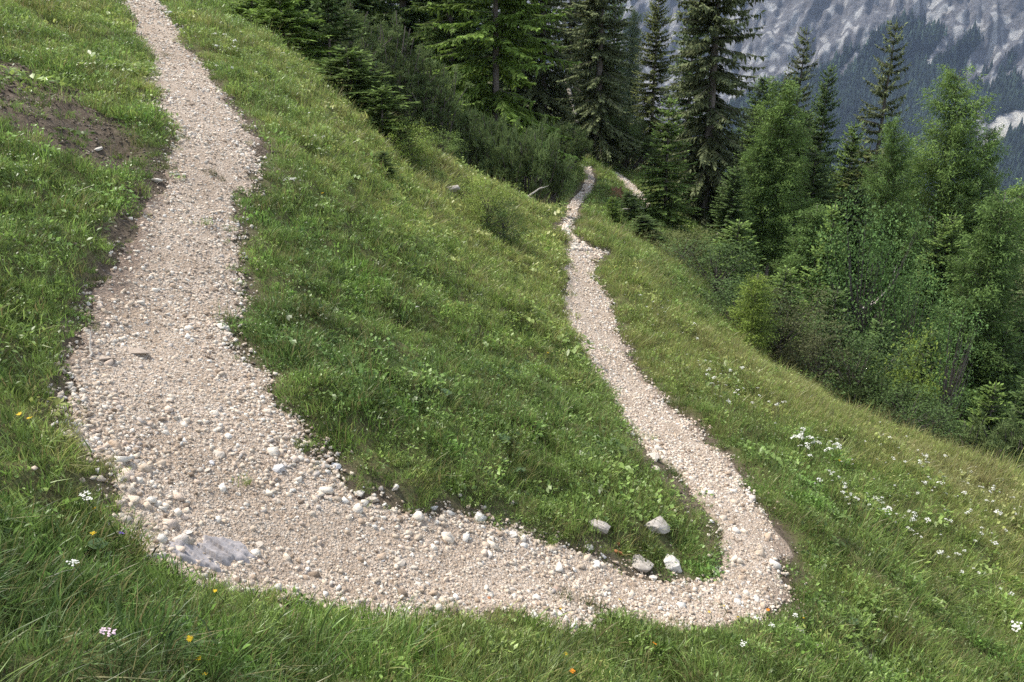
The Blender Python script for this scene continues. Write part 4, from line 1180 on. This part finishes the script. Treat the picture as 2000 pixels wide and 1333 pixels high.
WHITE_S = (.62, .59, .54); PALE_S = (.53, .475, .41); GREY_S = (.43, .395, .355); BROWN_S = (.40, .335, .28); BLUE_S = (.54, .54, .555); RUST_S = (.42, .19, .09)
def rock(px, py, wpx, c, label, flat=1.0, k=None, name='rock', sink=.06, cat='rock', yaw=None):
    p = cast([px], [py], H)[0]
    d = p[1] * CP - p[2] * SP
    s = wpx / FPX * d
    me = ROCKM[k if k is not None else random.randrange(6)]
    o = bpy.data.objects.new(name, me); COL.objects.link(o)
    o.location = p + np.array([0, 0, s * .10 * flat - s * sink * .8]); CLEAR.append((p[0], p[1] - .25 * s, s * .48 + .02))
    o.scale = (s, s, s * flat); o.rotation_euler = (random.uniform(-.2, .2), random.uniform(-.2, .2), yaw if yaw is not None else random.uniform(0, 6.28))
    f = random.uniform(.93, 1.05); o.color = (c[0] * f, c[1] * f, c[2] * f, 1)
    return tag(o, label, cat)
for a in (
 (1168,1034,52,GREY_S,'rounded grey rock half sunk in the grass inside the bend',.95,1,'rock',.06,'rock',2.0),
 (1283,1030,62,GREY_S,'flat grey-brown slab in the grass tongue inside the bend',.75,4,'rock',.06,'rock',.4),
 (1253,1106,50,GREY_S,'squat grey block at the foot of the grass tongue',.9),
 (1313,1108,46,WHITE_S,'biggest white boulder, at the tip of the grass tongue in the bend',1.1,2,'rock',.06,'rock',1.0),
 (1087,1110,42,WHITE_S,'flat white stone lying alone in the middle of the lower gravel leg',.5),
 (1209,1082,20,RUST_S,'rust-orange stone beside the dark soil of the inner bend',1.1),
 (1206,1064,12,RUST_S,'tiny rust-orange chip above the rust-orange stone',.8),
 (540,918,30,BLUE_S,'bluish white stone on the inner edge where the path begins to turn',.8),
 (632,914,26,WHITE_S,'white stone, left one of a pair under the meadow bank',.9),
 (656,914,22,BLUE_S,'pale stone, right one of a pair under the meadow bank',.9),
 (630,940,15,WHITE_S,'small bright white stone just below the pair under the meadow bank',.9),
 (630,958,26,PALE_S,'cream stone below the small bright one by the meadow bank',.6),
 (409,907,22,BLUE_S,'smooth grey-white pebble in the middle of a small cluster on the bend',.6),
 (402,921,24,PALE_S,'flat cream stone at the bottom of the small cluster on the bend',.6),
 (424,892,28,PALE_S,'largest cream stone at the top of the small cluster on the bend',.8),
 (437,918,18,PALE_S,'small cream stone at the right of the cluster on the bend',.7),
 (350,826,44,PALE_S,'wide pale slab lying flat in the upper arm of the path',.4),
 (286,820,15,WHITE_S,'small white stone left of the wide pale slab',.8),
 (437,642,34,WHITE_S,'pale angular rock on the right edge of the upper path',.8),
 (444,655,26,PALE_S,'grey stone tucked under the pale angular rock by the upper path',.7),
 (268,690,52,BROWN_S,'brown boulder worn into the left side of the upper path',.55),
 (203,703,46,BROWN_S,'flat brown stone with a shaded underside at the left margin of the path',.5),
 (363,1042,28,WHITE_S,'white stone lying on the grey bedrock slab',.6),
 (503,1067,22,PALE_S,'rounded pale stone right of the grey bedrock slab',.8),
 (487,1125,26,PALE_S,'pale stone at the lower corner of the grey bedrock slab',.6),
 (998,1046,24,WHITE_S,'white stone on the upper edge of the lower gravel leg',.8),
 (940,1054,14,WHITE_S,'small square white stone left of the one on the upper edge',.8),
 (815,1144,22,WHITE_S,'white stone with a dark hollow under it, low on the gravel',1.0),
 (780,1100,28,PALE_S,'cream stone in the middle of the lower gravel leg',.7),
 (806,1110,22,PALE_S,'small cream stone right behind the cream stone of the lower leg',.7),
 (745,1097,18,BLUE_S,'small bluish stone left of the cream stone on the lower leg',.6),
 (772,953,20,WHITE_S,'white stone at the lip of the meadow above the gravel',.9),
 (847,994,20,BLUE_S,'bluish stone tucked under the meadow lip',.8),
 (815,998,14,WHITE_S,'small white stone left of the bluish one under the meadow lip',.8),
 (725,975,28,PALE_S,'cream stone heaped with others where the meadow bank comes down',.7),
 (700,965,24,WHITE_S,'white stone topmost of the heap by the meadow bank',.7),
 (880,1140,20,PALE_S,'half buried pale stone near the lower grass edge',.5),
 (995,1153,24,GREY_S,'mauve-grey stone near the lower grass edge',.6),
 (880,1143,22,BROWN_S,'reddish stone near the lower grass edge',.6),
 (950,1170,18,RUST_S,'small orange-brown stone at the edge of the near grass',.6),
 (1150,1072,20,WHITE_S,'white stone between the round grey rock and the lower gravel leg',.8),
 (1178,1088,18,BLUE_S,'bluish grey stone left of the rust-orange stone',.9),
 (1275,1130,18,WHITE_S,'white stone under the squat grey block',.9),
 (1250,1126,14,WHITE_S,'small white stone left of the one under the squat grey block',.9),
 (1476,1116,18,WHITE_S,'white stone on the gravel at the outer bend',.6),
 (1402,1112,14,WHITE_S,'small white stone off the tip of the grass tongue',.8),
 (1474,1172,22,WHITE_S,'pale stone low on the outer bend near the grass',.6),
 (1562,1232,24,PALE_S,'long pale stone in the dark soil below the outer bend',.6),
 (1700,1284,18,WHITE_S,'lone white stone in the grass at the lower right',.8),
 (1604,1262,22,PALE_S,'pale stone on the worn track running off to the lower right',.5),
 (1275,895,30,PALE_S,'pale flat stone in bare soil left of the lower path',.6),
 (1280,915,20,PALE_S,'lower of two pale stones in bare soil left of the lower path',.6),
 (307,355,24,WHITE_S,'white stone on the left margin of the upper path',.7),
 (190,292,20,WHITE_S,'white stone at the foot of the bare soil slip',.6),
 (90,54,12,WHITE_S,'small white stone in the grass high on the left',.6),
 (112,72,14,PALE_S,'pale stone just under the small white one high on the left',.5),
 (27,655,12,WHITE_S,'small white stone in grass at the left edge',.6),
 (388,262,14,BROWN_S,'single dark stone in the middle of the upper path',.6),
 (330,30,34,BLUE_S,'grey-white rock in the path at the top of the picture',.6),
 (1135,272,16,PALE_S,'pale rock by the broken log at the end of the trail',.8),
 (880,372,40,GREY_S,'weathered grey rock at the crest of the meadow',.6),
 (960,352,26,GREY_S,'grey rock under the low dark dwarf pine',.6),
): rock(*a)

# the grey bedrock that comes to the surface in the bend
def bedrock(px, py, w, hgt, label, c, n=70, step=.022):
    P = area([(px + w * math.cos(t) * (1 + .22 * math.sin(3 * t + px)), py + hgt * math.sin(t) * (1 + .18 * math.cos(2 * t))) for t in np.linspace(0, 6.283, 25)[:-1]])
    lo, hi = P.min(0) - .12, P.max(0) + .12
    X, Y = np.meshgrid(np.linspace(lo[0], hi[0], n * 2), np.linspace(lo[1], hi[1], n * 2))
    d = poly_dist(P, X + .14 * fbm(X * 7, Y * 7, 5, 3), Y + .14 * fbm(X * 7, Y * 7, 6, 3))
    u = (X * .2 + Y) * 8 + .8 * vnoise(X * 2.5, Y * 2.5, 8)
    ledge = np.floor(u) - u + .5
    k = _hash(np.floor(u), np.floor(X * 5 + 1.3 * _hash(np.floor(u), np.floor(u) * 0, 3)), 77) - .5       # blocks of uneven height along each layer
    Z = H(X, Y) + .034 + step * ledge + .012 * k + .014 * fbm(X * 20, Y * 24, 7, 3)
    Z = Z - .14 * smooth(-.10, .03, d)
    idx = np.arange(X.size).reshape(X.shape)
    F = np.stack([idx[:-1, :-1], idx[:-1, 1:], idx[1:, 1:], idx[1:, :-1]], -1).reshape(-1, 4)
    keep = (d.ravel()[F] < .10).any(1)
    o = mesh_obj('bedrock', np.stack([X, Y, Z], -1).reshape(-1, 3), F[keep], M_STONE)
    o.color = (*c, 1)
    q = P.mean(0); CLEAR.append((q[0], q[1], float(np.linalg.norm(P - q, axis=1).mean()) * .8))
    return tag(o, label, 'rock')
bedrock(390, 1075, 105, 52, 'flat layered blue-grey bedrock showing through the gravel at the outer corner of the bend', (.33, .31, .315))
bedrock(590, 1062, 40, 18, 'small mauve-grey bedrock patch in the gravel right of the big layered one', (.42, .375, .35), 40, .015)
bedrock(1075, 1158, 44, 18, 'reddish brown bedrock patch low in the gravel near the near grass', (.40, .305, .25), 40, .015)

# single stones of the path, parts of it
def path_stones():
    r = np.random.default_rng(55)
    q = path_points(6000, r, .03)
    R = np.hypot(q[:, 0], q[:, 1])
    s = np.clip(np.exp(r.normal(math.log(.034), .42, len(q))), .02, .085)
    # coarser rubble along the inner edge of the bend
    px, py, d = proj(np.stack([q[:, 0], q[:, 1], H(q[:, 0], q[:, 1])], -1))
    s = s * (1 + .5 * ((py > 860) & (pdist(q[:, 0], q[:, 1]) > -.28) & (py < 1110)) )
    size = s / d * FPX
    k = np.argsort(-size)[:300]
    z = H(q[:, 0], q[:, 1])
    c = stone_tint(len(q), r)
    for i in k:
        o = bpy.data.objects.new('stone', SMALLM[r.integers(0, 10)]); COL.objects.link(o); o.parent = path
        o.location = (q[i, 0], q[i, 1], z[i] + s[i] * .12); o.scale = (s[i],) * 3
        o.rotation_euler = (r.normal(0, .3), r.normal(0, .3), r.uniform(0, 6.3)); w = 1.0
        o.color = (c[i, 0] * w, c[i, 1] * w, c[i, 2] * w, 1)
path_stones()

# ------------------------------------------------------------------ dead wood
def limb(pts_px, rad, label, name='dead_branch', mat=None, cat='branch', lift=.05, twigs=3, seed=1):
    """a bleached branch lying along picture points, each (x, y, lift above the ground)"""
    r = np.random.default_rng(seed)
    P = []
    for px, py, up in pts_px:
        p = cast([px], [py], H)[0]; P.append(p + np.array([0, 0, up]))
    return limb3(np.array(P), rad, label, name, mat, cat, twigs, seed)
def limb3(P, rad, label, name='dead_branch', mat=None, cat='branch', twigs=3, seed=1):
    r = np.random.default_rng(seed)
    C = resample(P, 4)
    L = np.linalg.norm(P[-1] - P[0])
    C = C + r.normal(0, .012 * L, C.shape)
    parts = [tube(C, np.linspace(rad, rad * .35, len(C)), 7)]
    for k in range(twigs):
        i = r.integers(1, len(C) - 1); D = (C[-1] - C[0]) / L + r.normal(0, .7, 3); D[2] = abs(D[2])
        l = L * r.uniform(.12, .3)
        parts.append(tube([C[i], C[i] + D * l * .5, C[i] + D * l + r.normal(0, .05 * l, 3)], [rad * .45, rad * .3, rad * .12], 5))
    V, F, _, _ = join(*parts)
    o = mesh_obj(name, V, F, mat or M_DEAD, smooth_shade=True)
    return tag(o, label, cat)
limb([(176,706,0),(178,694,.04),(180,678,.13)], .014, 'short stick poking upright beside the flat brown stone on the path margin', 'stick', cat='stick', twigs=0, seed=3)
limb3(np.array([ray(1008,396)*26.5, ray(1030,384)*26.6, ray(1058,366)*26.8]), .05, 'bleached branch pointing up to the right under the low dark dwarf pine', seed=4)
limb3(np.array([ray(940,372)*25.5, ray(975,386)*25.6, ray(1015,384)*26]), .045, 'grey twiggy branch lying on the crest beside the pointed bleached branch', seed=5, twigs=6)
limb([(1118,290,.15),(1132,274,.45),(1155,269,.55)], .16, 'pale broken log at the end of the trail under the dark wood', 'broken_log', cat='log', seed=6)
limb([(1193,268,.7),(1215,262,.8),(1240,266,.8)], .09, 'thin white fallen trunk right of the pale broken log', 'fallen_trunk', cat='log', twigs=1, seed=7)
limb([(1208,424,.25),(1232,423,.3),(1258,424,.35)], .045, 'pale fallen branch lying level below the rust-red stump', seed=8, twigs=1)
p = stand(1735, 21.5)
limb3(np.array([p + (-.15, 0, .55), p + (.25, .05, .62), p + (.62, .1, .95)]), .03, 'bleached dead branch forking above the bright yellow-green bush', seed=9, twigs=4)
p = stand(1402, 34)
limb3(np.array([p + (-.3, 0, 1.2), p + (.2, .1, 1.9), p + (.8, .2, 2.7)]), .05, 'leaning grey dead stem between the tallest spruce and the larch stems', seed=10, twigs=1)
p = stand(1690, 34)
limb3(np.array([p + (-1.2, 0, 2.6), p + (0, .1, 3.2), p + (.9, .2, 4.4)]), .05, 'pale bare bough slanting across the shadows below the biggest larch', seed=11, twigs=4)
p = stand(1620, 40)
limb3(np.array([p + (-1.2, 0, 4.9), p + (0, .1, 4.7), p + (1.3, .2, 4.9)]), .045, 'bare grey bough under the lone tall sparse spruce', seed=12, twigs=5)

# rotten stump beside the trail
def stump():
    p = cast([1203], [384], H)[0]
    root = bpy.data.objects.new('rotten_stump', None); COL.objects.link(root); root.location = p; root.scale = (.8, .8, .8)
    tag(root, 'rust-red rotten stump with splintered top beside the narrow trail', 'stump')
    n = 14; th = np.arange(n) * 2 * np.pi / n; r = np.random.default_rng(8)
    rings = []
    for k, (z, rad) in enumerate(((-.15, .40), (.04, .36), (.16, .33), (.26, .31), (.32, .24))):
        rr = rad * (1 + .10 * np.sin(3 * th + .5 * k) + r.normal(0, .07, n)); zz = z + (r.uniform(-.08, .3, n) if k >= 3 else 0)
        rings.append(np.stack([rr * np.cos(th), rr * np.sin(th), np.broadcast_to(zz, (n,))], -1))
    rings.append(np.tile([[0, 0, .12]], (n, 1)) + r.normal(0, .03, (n, 3)))
    V = np.concatenate(rings); i = np.arange(len(V)).reshape(-1, n); j = np.roll(i, -1, 1)
    F = np.stack([i[:-1], j[:-1], j[1:], i[1:]], -1).reshape(-1, 4)
    mesh_obj('stump_wood', V, F, M_ROT, root)
    for a in (.4, 2.3, 3.9, 5.2):
        D = np.array([math.cos(a), math.sin(a), 0])
        Vr, Fr, _, _ = tube([D * .3 + (0, 0, .18), D * .55 + (0, 0, .03), D * .85 + (0, 0, -.12)], [.14, .09, .03], 6)
        mesh_obj('root', Vr, Fr, M_ROT, root)
stump()

# ------------------------------------------------------------------ flowers
def flat_mat(name, c, rough=.6, tr=.25):
    t = NT(name); n = t.noise(40, 2, .5, t.coord('Object'))
    return t.finish(t.ramp(n, [(.3, tuple(x * .85 for x in c)), (.7, c)]), rough, .2, None, tr)
M_PETAL = flat_mat('white_petals', (.72, .72, .66)); M_YEL = flat_mat('yellow_petals', (.82, .55, .02)); M_ORA = flat_mat('orange_petals', (.85, .30, .02))
M_PINK = flat_mat('pink_petals', (.72, .55, .62)); M_VIO = flat_mat('violet_petals', (.16, .08, .45)); M_STEM = flat_mat('green_stems', (.07, .12, .03)); M_BIGLEAF = flat_mat('broad_leaf', (.085, .14, .06))
def umbel_head(seed, rad=.036, n=20):
    """a flat head of small white florets on rays"""
    r = np.random.default_rng(seed); parts = []
    q = rad * np.sqrt(r.uniform(0, 1, n)); a = r.uniform(0, 6.283, n)
    P = np.stack([q * np.cos(a), q * np.sin(a), .012 - .25 * q + r.normal(0, .003, n)], -1)
    th = np.arange(5) * 1.2566
    V = []; F = []
    for i, p in enumerate(P):
        f = .0072 * r.uniform(.7, 1.3); o = len(V); V.append(p + (0, 0, .002))
        for t in th: V.append(p + np.array([f * math.cos(t + i), f * math.sin(t + i), r.normal(0, .0015)]))
        F += [(o, o + 1 + k, o + 1 + (k + 1) % 5) for k in range(5)]
    return np.array(V), np.array(F)
def disc_flower(seed, rad=.018, petals=13):
    r = np.random.default_rng(seed); V = [np.array([0, 0, .004])]; F = []
    for k in range(petals):
        a = k * 6.283 / petals + r.normal(0, .06); w = 2.6 / petals
        l = rad * r.uniform(.85, 1.1); z = r.normal(.004, .002)
        o = len(V)
        V += [np.array([.55 * l * math.cos(a - w), .55 * l * math.sin(a - w), z]), np.array([l * math.cos(a), l * math.sin(a), z + .002]), np.array([.55 * l * math.cos(a + w), .55 * l * math.sin(a + w), z])]
        F += [(0, o, o + 1), (0, o + 1, o + 2)]
    return np.array(V), np.array(F)
def datas(V, F, m):
    o = mesh_obj('flower', V, F, m, link=False); d = o.data; bpy.data.objects.remove(o); return d
HEADS = [datas(*umbel_head(800 + k), M_PETAL) for k in range(3)]
PINKS = [datas(*umbel_head(820), M_PINK)]
YELS = [datas(*disc_flower(830 + k), M_YEL) for k in range(2)]; ORAS = [datas(*disc_flower(835), M_ORA)]; VIOS = [datas(*disc_flower(837, .014, 6), M_VIO)]
_st = tube([[0, 0, -1], [.03, .01, -.5], [0, 0, 0]], [.0035, .003, .002], 4); STEM = datas(_st[0], _st[1], M_STEM)
def flower(px, py, heads, name, label, cat, group=None, size=1.0, hgt=.16, parts=True, tilt=.25):
    p = cast([px], [py], H, hgt)[0]
    root = bpy.data.objects.new(name, None); COL.objects.link(root); root.location = p - np.array([0, 0, hgt]); root.empty_display_size = .05
    tag(root, label, cat, group)
    o = bpy.data.objects.new('flower_head', random.choice(heads)); COL.objects.link(o); o.parent = root
    o.location = (0, 0, hgt); o.scale = (size,) * 3; o.rotation_euler = (random.gauss(.10, tilt), random.gauss(0, tilt), random.uniform(0, 6.28))
    s = bpy.data.objects.new('stem', STEM); COL.objects.link(s); s.parent = root; s.location = (0, 0, hgt); s.scale = (1, 1, hgt)
    return root
def drift(line, n, jx, jy, label, group, size=1.0, hgt=.22):
    P = np.array(line, float); seg = np.concatenate([[0], np.cumsum(np.hypot(*np.diff(P, axis=0).T))])
    for k in range(n):
        s = random.uniform(0, seg[-1]); x = np.interp(s, seg, P[:, 0]) + random.gauss(0, jx * 1.15); y = np.interp(s, seg, P[:, 1]) + random.gauss(0, jy * 1.15)
        part = '' if n < 18 else (' near its upper left end', ' in its middle', ' near its lower right end')[min(2, int(3 * s / seg[-1]))]
        flower(x, y, HEADS, 'white_umbel', label + part, 'flower', group, size * .68 * math.exp(random.gauss(-.1, .40)), hgt * random.uniform(.6, 1.35))
drift([(1368,738),(1420,752),(1470,772),(1530,795)], 26, 12, 9, 'white umbel of the upper drift beside the lower path', 'white umbels of the upper drift', 1.25)
drift([(1390,700),(1425,715)], 6, 14, 8, 'white umbel of the few above the upper drift on the lower meadow', 'white umbels above the upper drift', 1.2)
drift([(1560,848),(1578,868),(1592,890)], 20, 13, 12, 'white umbel of the dense clump on the lower meadow', 'white umbels of the dense clump', 1.35)
drift([(1622,860),(1640,880),(1655,895)], 8, 8, 6, 'white umbel of the small group right of the dense clump', 'white umbels right of the dense clump', 1.1)
drift([(1605,925),(1660,958),(1710,985),(1755,1008),(1800,1028)], 44, 13, 7, 'white umbel of the long diagonal drift on the lower meadow', 'white umbels of the long drift', 1.15)
drift([(1700,850),(1760,880),(1830,915),(1900,945),(1985,985)], 44, 22, 12, 'white umbel of the row along the lower meadow crest,', 'white umbels along the crest', 1.05)
drift([(1790,920),(1860,960),(1930,1010),(1995,1060)], 36, 30, 22, 'white umbel of the scatter below the meadow crest,', 'white umbels below the crest', .95)
drift([(1830,1060),(1865,1100),(1905,1085)], 9, 14, 12, 'white umbel of the short row on the right, below the long drift', 'white umbels of the short row', 1.1)
drift([(1250,620),(1400,740),(1560,840),(1700,930),(1850,1010)], 46, 40, 26, 'small white flower of the loose band between the larger drifts,', 'small white flowers of the loose band', .75)
drift([(1960,1170),(1985,1230)], 4, 12, 12, 'white umbel low at the right edge', 'white umbels low at the right edge', 1.0)
drift([(1250,555),(1300,600),(1350,660)], 18, 22, 16, 'white flower of the lower meadow\'s narrow top strip,', 'white flowers on the upper end of the lower meadow', 1.0)
drift([(425,72),(440,100),(450,130)], 9, 14, 10, 'white umbel near the top, right of the upper path', 'white umbels right of the upper path', 1.5)
drift([(530,105),(560,110),(580,135)], 7, 10, 8, 'white umbel in front of the bushy young spruces', 'white umbels in front of the young spruces', 1.4)
drift([(575,208),(605,228),(625,285)], 5, 6, 5, 'white umbel on the meadow halfway between upper path and crest', 'white umbels halfway to the crest', 1.5)
drift([(548,348),(566,352),(585,354)], 9, 5, 3, 'white umbel of the bright cluster beside the upper path', 'white umbels of the bright cluster', 1.1)
for px, py, lab in ((700,265,'single white umbel on the meadow crest right of the broad young spruce'),(38,52,'single white umbel in the grass at the upper left corner'),(815,600,'single small white flower in the middle of the meadow'),
                    (165,965,'white flower in the grass at the left of the bend'),(170,975,'cream flower just beside the white flower left of the bend'),(142,1100,'pale flower below the large round leaf on the left'),
                    (1452,1258,'white flower in the near grass below the outer bend'),(1480,1208,'white umbel hanging over the gravel at the outer bend'),(1553,1202,'large white umbel at the foot of the outer bend'),(1508,1222,'white flower left of the dark soil below the outer bend')):
    flower(px, py, HEADS, 'white_umbel', lab, 'flower', None, .72, .16)
flower(213,1235, PINKS, 'pinkish_umbel', 'pinkish white umbel in the long dark grass at the lower left', 'flower', None, .75, .2)
flower(1992,795, PINKS, 'pink_blossom', 'pink blossom at the right edge in front of the wood', 'flower', None, 5.0, .5)
flower(237,1043, VIOS, 'violet_flower', 'violet flower where the grass meets the outer corner of the bend', 'flower', None, 1.1, .1)
for i, (px, py, lab) in enumerate(((38,810,'yellow flower nearest to the left edge'),(58,818,'yellow flower right beside the one nearest the left edge'),(185,994,'yellow flower left of the bend above the large round leaf'),
  (182,1043,'yellow flower touching the large round leaf'),(370,1248,'ragged yellow flower in the near grass, largest at the lower left'),(389,1287,'small yellow flower just below the ragged one in the near grass'),
  (1105,1278,'yellow flower in the near grass at the bottom middle'),(1210,1172,'yellow flower on the gravel edge left of the outer bend'),(1095,1190,'yellow flower beside the grass tuft on the lower gravel edge'),
  (1385,1196,'left yellow flower of three on the gravel at the outer bend'),(1414,1184,'middle yellow flower of three on the gravel at the outer bend'),(1441,1206,'right yellow flower of three on the gravel at the outer bend'),
  (420,1155,'yellow flower in the grass right under the bedrock slab'),(1570,1208,'yellow flower beside the large white umbel below the outer bend'),(400,1318,'yellow flower at the bottom edge, lower left'),
  (1640,900,'yellow flower in the lower meadow right of the dense white clump'),(1830,720,'yellow flower in front of the slender sapling'),(630,378,'yellow flower in the meadow right of the bright white cluster'),(1070,690,'yellow flower left of the lower path, halfway up'))):
    flower(px, py, YELS, 'yellow_flower', lab, 'flower', 'small yellow flowers in the grass', random.uniform(.6, .95) * (1 if py > 900 else 1.6), .12)
for px, py, lab in ((1278,1258,'orange flower in the near grass below the white boulder'),(1500,1192,'orange flower at the edge of the outer bend'),(1118,1312,'orange-yellow flower at the very bottom middle')):
    flower(px, py, ORAS, 'orange_flower', lab, 'flower', 'orange flowers in the near grass', 1.1, .12)

# large single leaves
def big_leaf(px, py, wpx, label, c=None):
    p = cast([px], [py], H, .08)[0]
    d = p[1] * CP - p[2] * SP; s = wpx / FPX * d
    root = bpy.data.objects.new('broad_leaved_plant', None); COL.objects.link(root); root.location = p - np.array([0, 0, .08]); tag(root, label, 'plant')
    for k in range(3):
        n = 15; th = np.linspace(0, 2 * np.pi, n, endpoint=False)
        sc = s * (.5 if k == 0 else .33)
        X = sc * np.cos(th) * (1 + .1 * np.cos(th * 7)); Y = sc * .8 * np.sin(th) * (1 + .08 * np.sin(th * 5))
        V = np.concatenate([[[0, 0, 0]], np.stack([X * .55, Y * .55, .12 * sc * np.ones(n)], -1), np.stack([X, Y, .05 * sc * np.sin(3 * th)], -1)])
        F = [(0, 1 + i, 1 + (i + 1) % n) for i in range(n)] + [(1 + i, 1 + n + i, 1 + n + (i + 1) % n, 1 + (i + 1) % n) for i in range(n)]
        o = mesh_obj('leaf', V, F, M_BIGLEAF, root, True); a = k * 2.1 + px
        off = 0 if k == 0 else .55 * s
        o.location = (off * math.cos(a), off * math.sin(a), .07 - .02 * k); o.rotation_euler = (random.uniform(-.1, .45), random.uniform(-.35, .2), a)
    st = tube([[0, 0, -.02], [.01, 0, .03], [0, 0, .075]], [.006, .005, .004], 5)
    mesh_obj('stem', st[0], st[1], M_STEM, root)
big_leaf(190, 1058, 44, 'plant with a large round grey-green leaf at the left of the bend')
big_leaf(983, 852, 26, 'plant with broad light leaves in the middle meadow near the lower path')
big_leaf(1665, 1212, 26, 'plant with pale lobed leaves in the lower right grass below the outer bend')
big_leaf(1010, 915, 22, 'small broad-leaved plant in the meadow above the lower gravel leg')
big_leaf(870, 762, 20, 'broad-leaved plant in the dark middle of the meadow')

# grass tussocks on and beside the gravel
def tussock(px, py, w, label, tint, kinds=(0, 2), n=7):
    p = cast([px], [py], H)[0]; d = p[1] * CP - p[2] * SP; s = w / FPX * d
    r = np.random.default_rng(int(px))
    parts = []
    for k in range(n):
        V, F, v, dr = blades(46, .10, .05, .13, .006, .6, int(px) + k, .15)
        o = r.normal(0, .28, 2) * s
        V = V * (s / .3) + np.array([o[0], o[1], float(H(np.array([p[0] + o[0]]), np.array([p[1] + o[1]]))[0] - p[2])])
        parts.append((V, F, v, dr))
    V, F, v, dr = join(*parts)
    o = mesh_obj('grass_tussock', V, F, M_TUSS, attrs={'var': v, 'dry': dr}); o.location = p; o.color = (*tint, 1)
    return tag(o, label, 'grass tuft')
M_TUSS = leaf_material('tussock_blades', 'OBJECT')
for a in ((418,342,34,'small mossy tuft in the middle of the upper path',(.07,.085,.03)),(312,24,26,'dark mossy tuft beside the grey-white rock at the top of the path',(.06,.07,.03)),
          (1290,1102,34,'grass tuft growing between the squat block and the white boulder',(.06,.085,.03)),(1125,1180,80,'green tuft growing into the lower gravel leg from the near grass',(.07,.10,.03)),
          (640,922,22,'little green plant between the pair of stones under the meadow bank',(.06,.11,.025)),(512,822,22,'green tuft on the inner edge of the upper path',(.06,.11,.025)),
          (935,1015,30,'green tuft overhanging the inner edge of the lower leg',(.055,.10,.025)),(1310,925,44,'green tuft on bare soil left of the lower path',(.05,.095,.025)),
          (318,107,20,'small dry tuft at the left edge of the upper path',(.12,.11,.05))): tussock(*a)

for px, py, rad in ((1203,388,.7),(1200,400,.5),(1135,276,.6)):
    p = cast([px], [py])[0]; CLEAR.append((p[0], p[1], rad))
build_grass()

# ------------------------------------------------------------------ the wood on the mountain, far off and read as one mass
def far_wood():
    r = np.random.default_rng(90)
    n = min(26000, 4 * len(MOUNT_WOOD)); P = MOUNT_WOOD[r.integers(0, len(MOUNT_WOOD), n)] + r.normal(0, 5, (n, 3)) * (1, 1, .2)
    V = []; F = []
    for z0, z1, rad in ((0, .7, .20), (.4, 1.0, .13)):
        o = len(V); V += [(rad * math.cos(t), rad * math.sin(t), z0) for t in np.arange(5) * 1.2566] + [(0, 0, z1)]
        F += [(o + i, o + (i + 1) % 5, o + 5) for i in range(5)]
    t = NT('far_conifers'); M = t.finish(t.attr('tint', 'INSTANCER', 'Color'), .9, .05)
    pr = [mesh_obj('far_tree', np.array(V, float), np.array(F), M, link=False)]
    c = np.array([.012, .019, .013]) * np.exp(r.normal(0, .4, (n, 1)) + .9 * fbm(P[:, 0] / 90, P[:, 2] / 60, 240, 3)[:, None])
    scatter('far_forest', pr, P, np.zeros((n, 3)), np.clip(np.exp(r.normal(math.log(19), .35, n)), 8, 40), np.zeros(n), c)
far_wood()
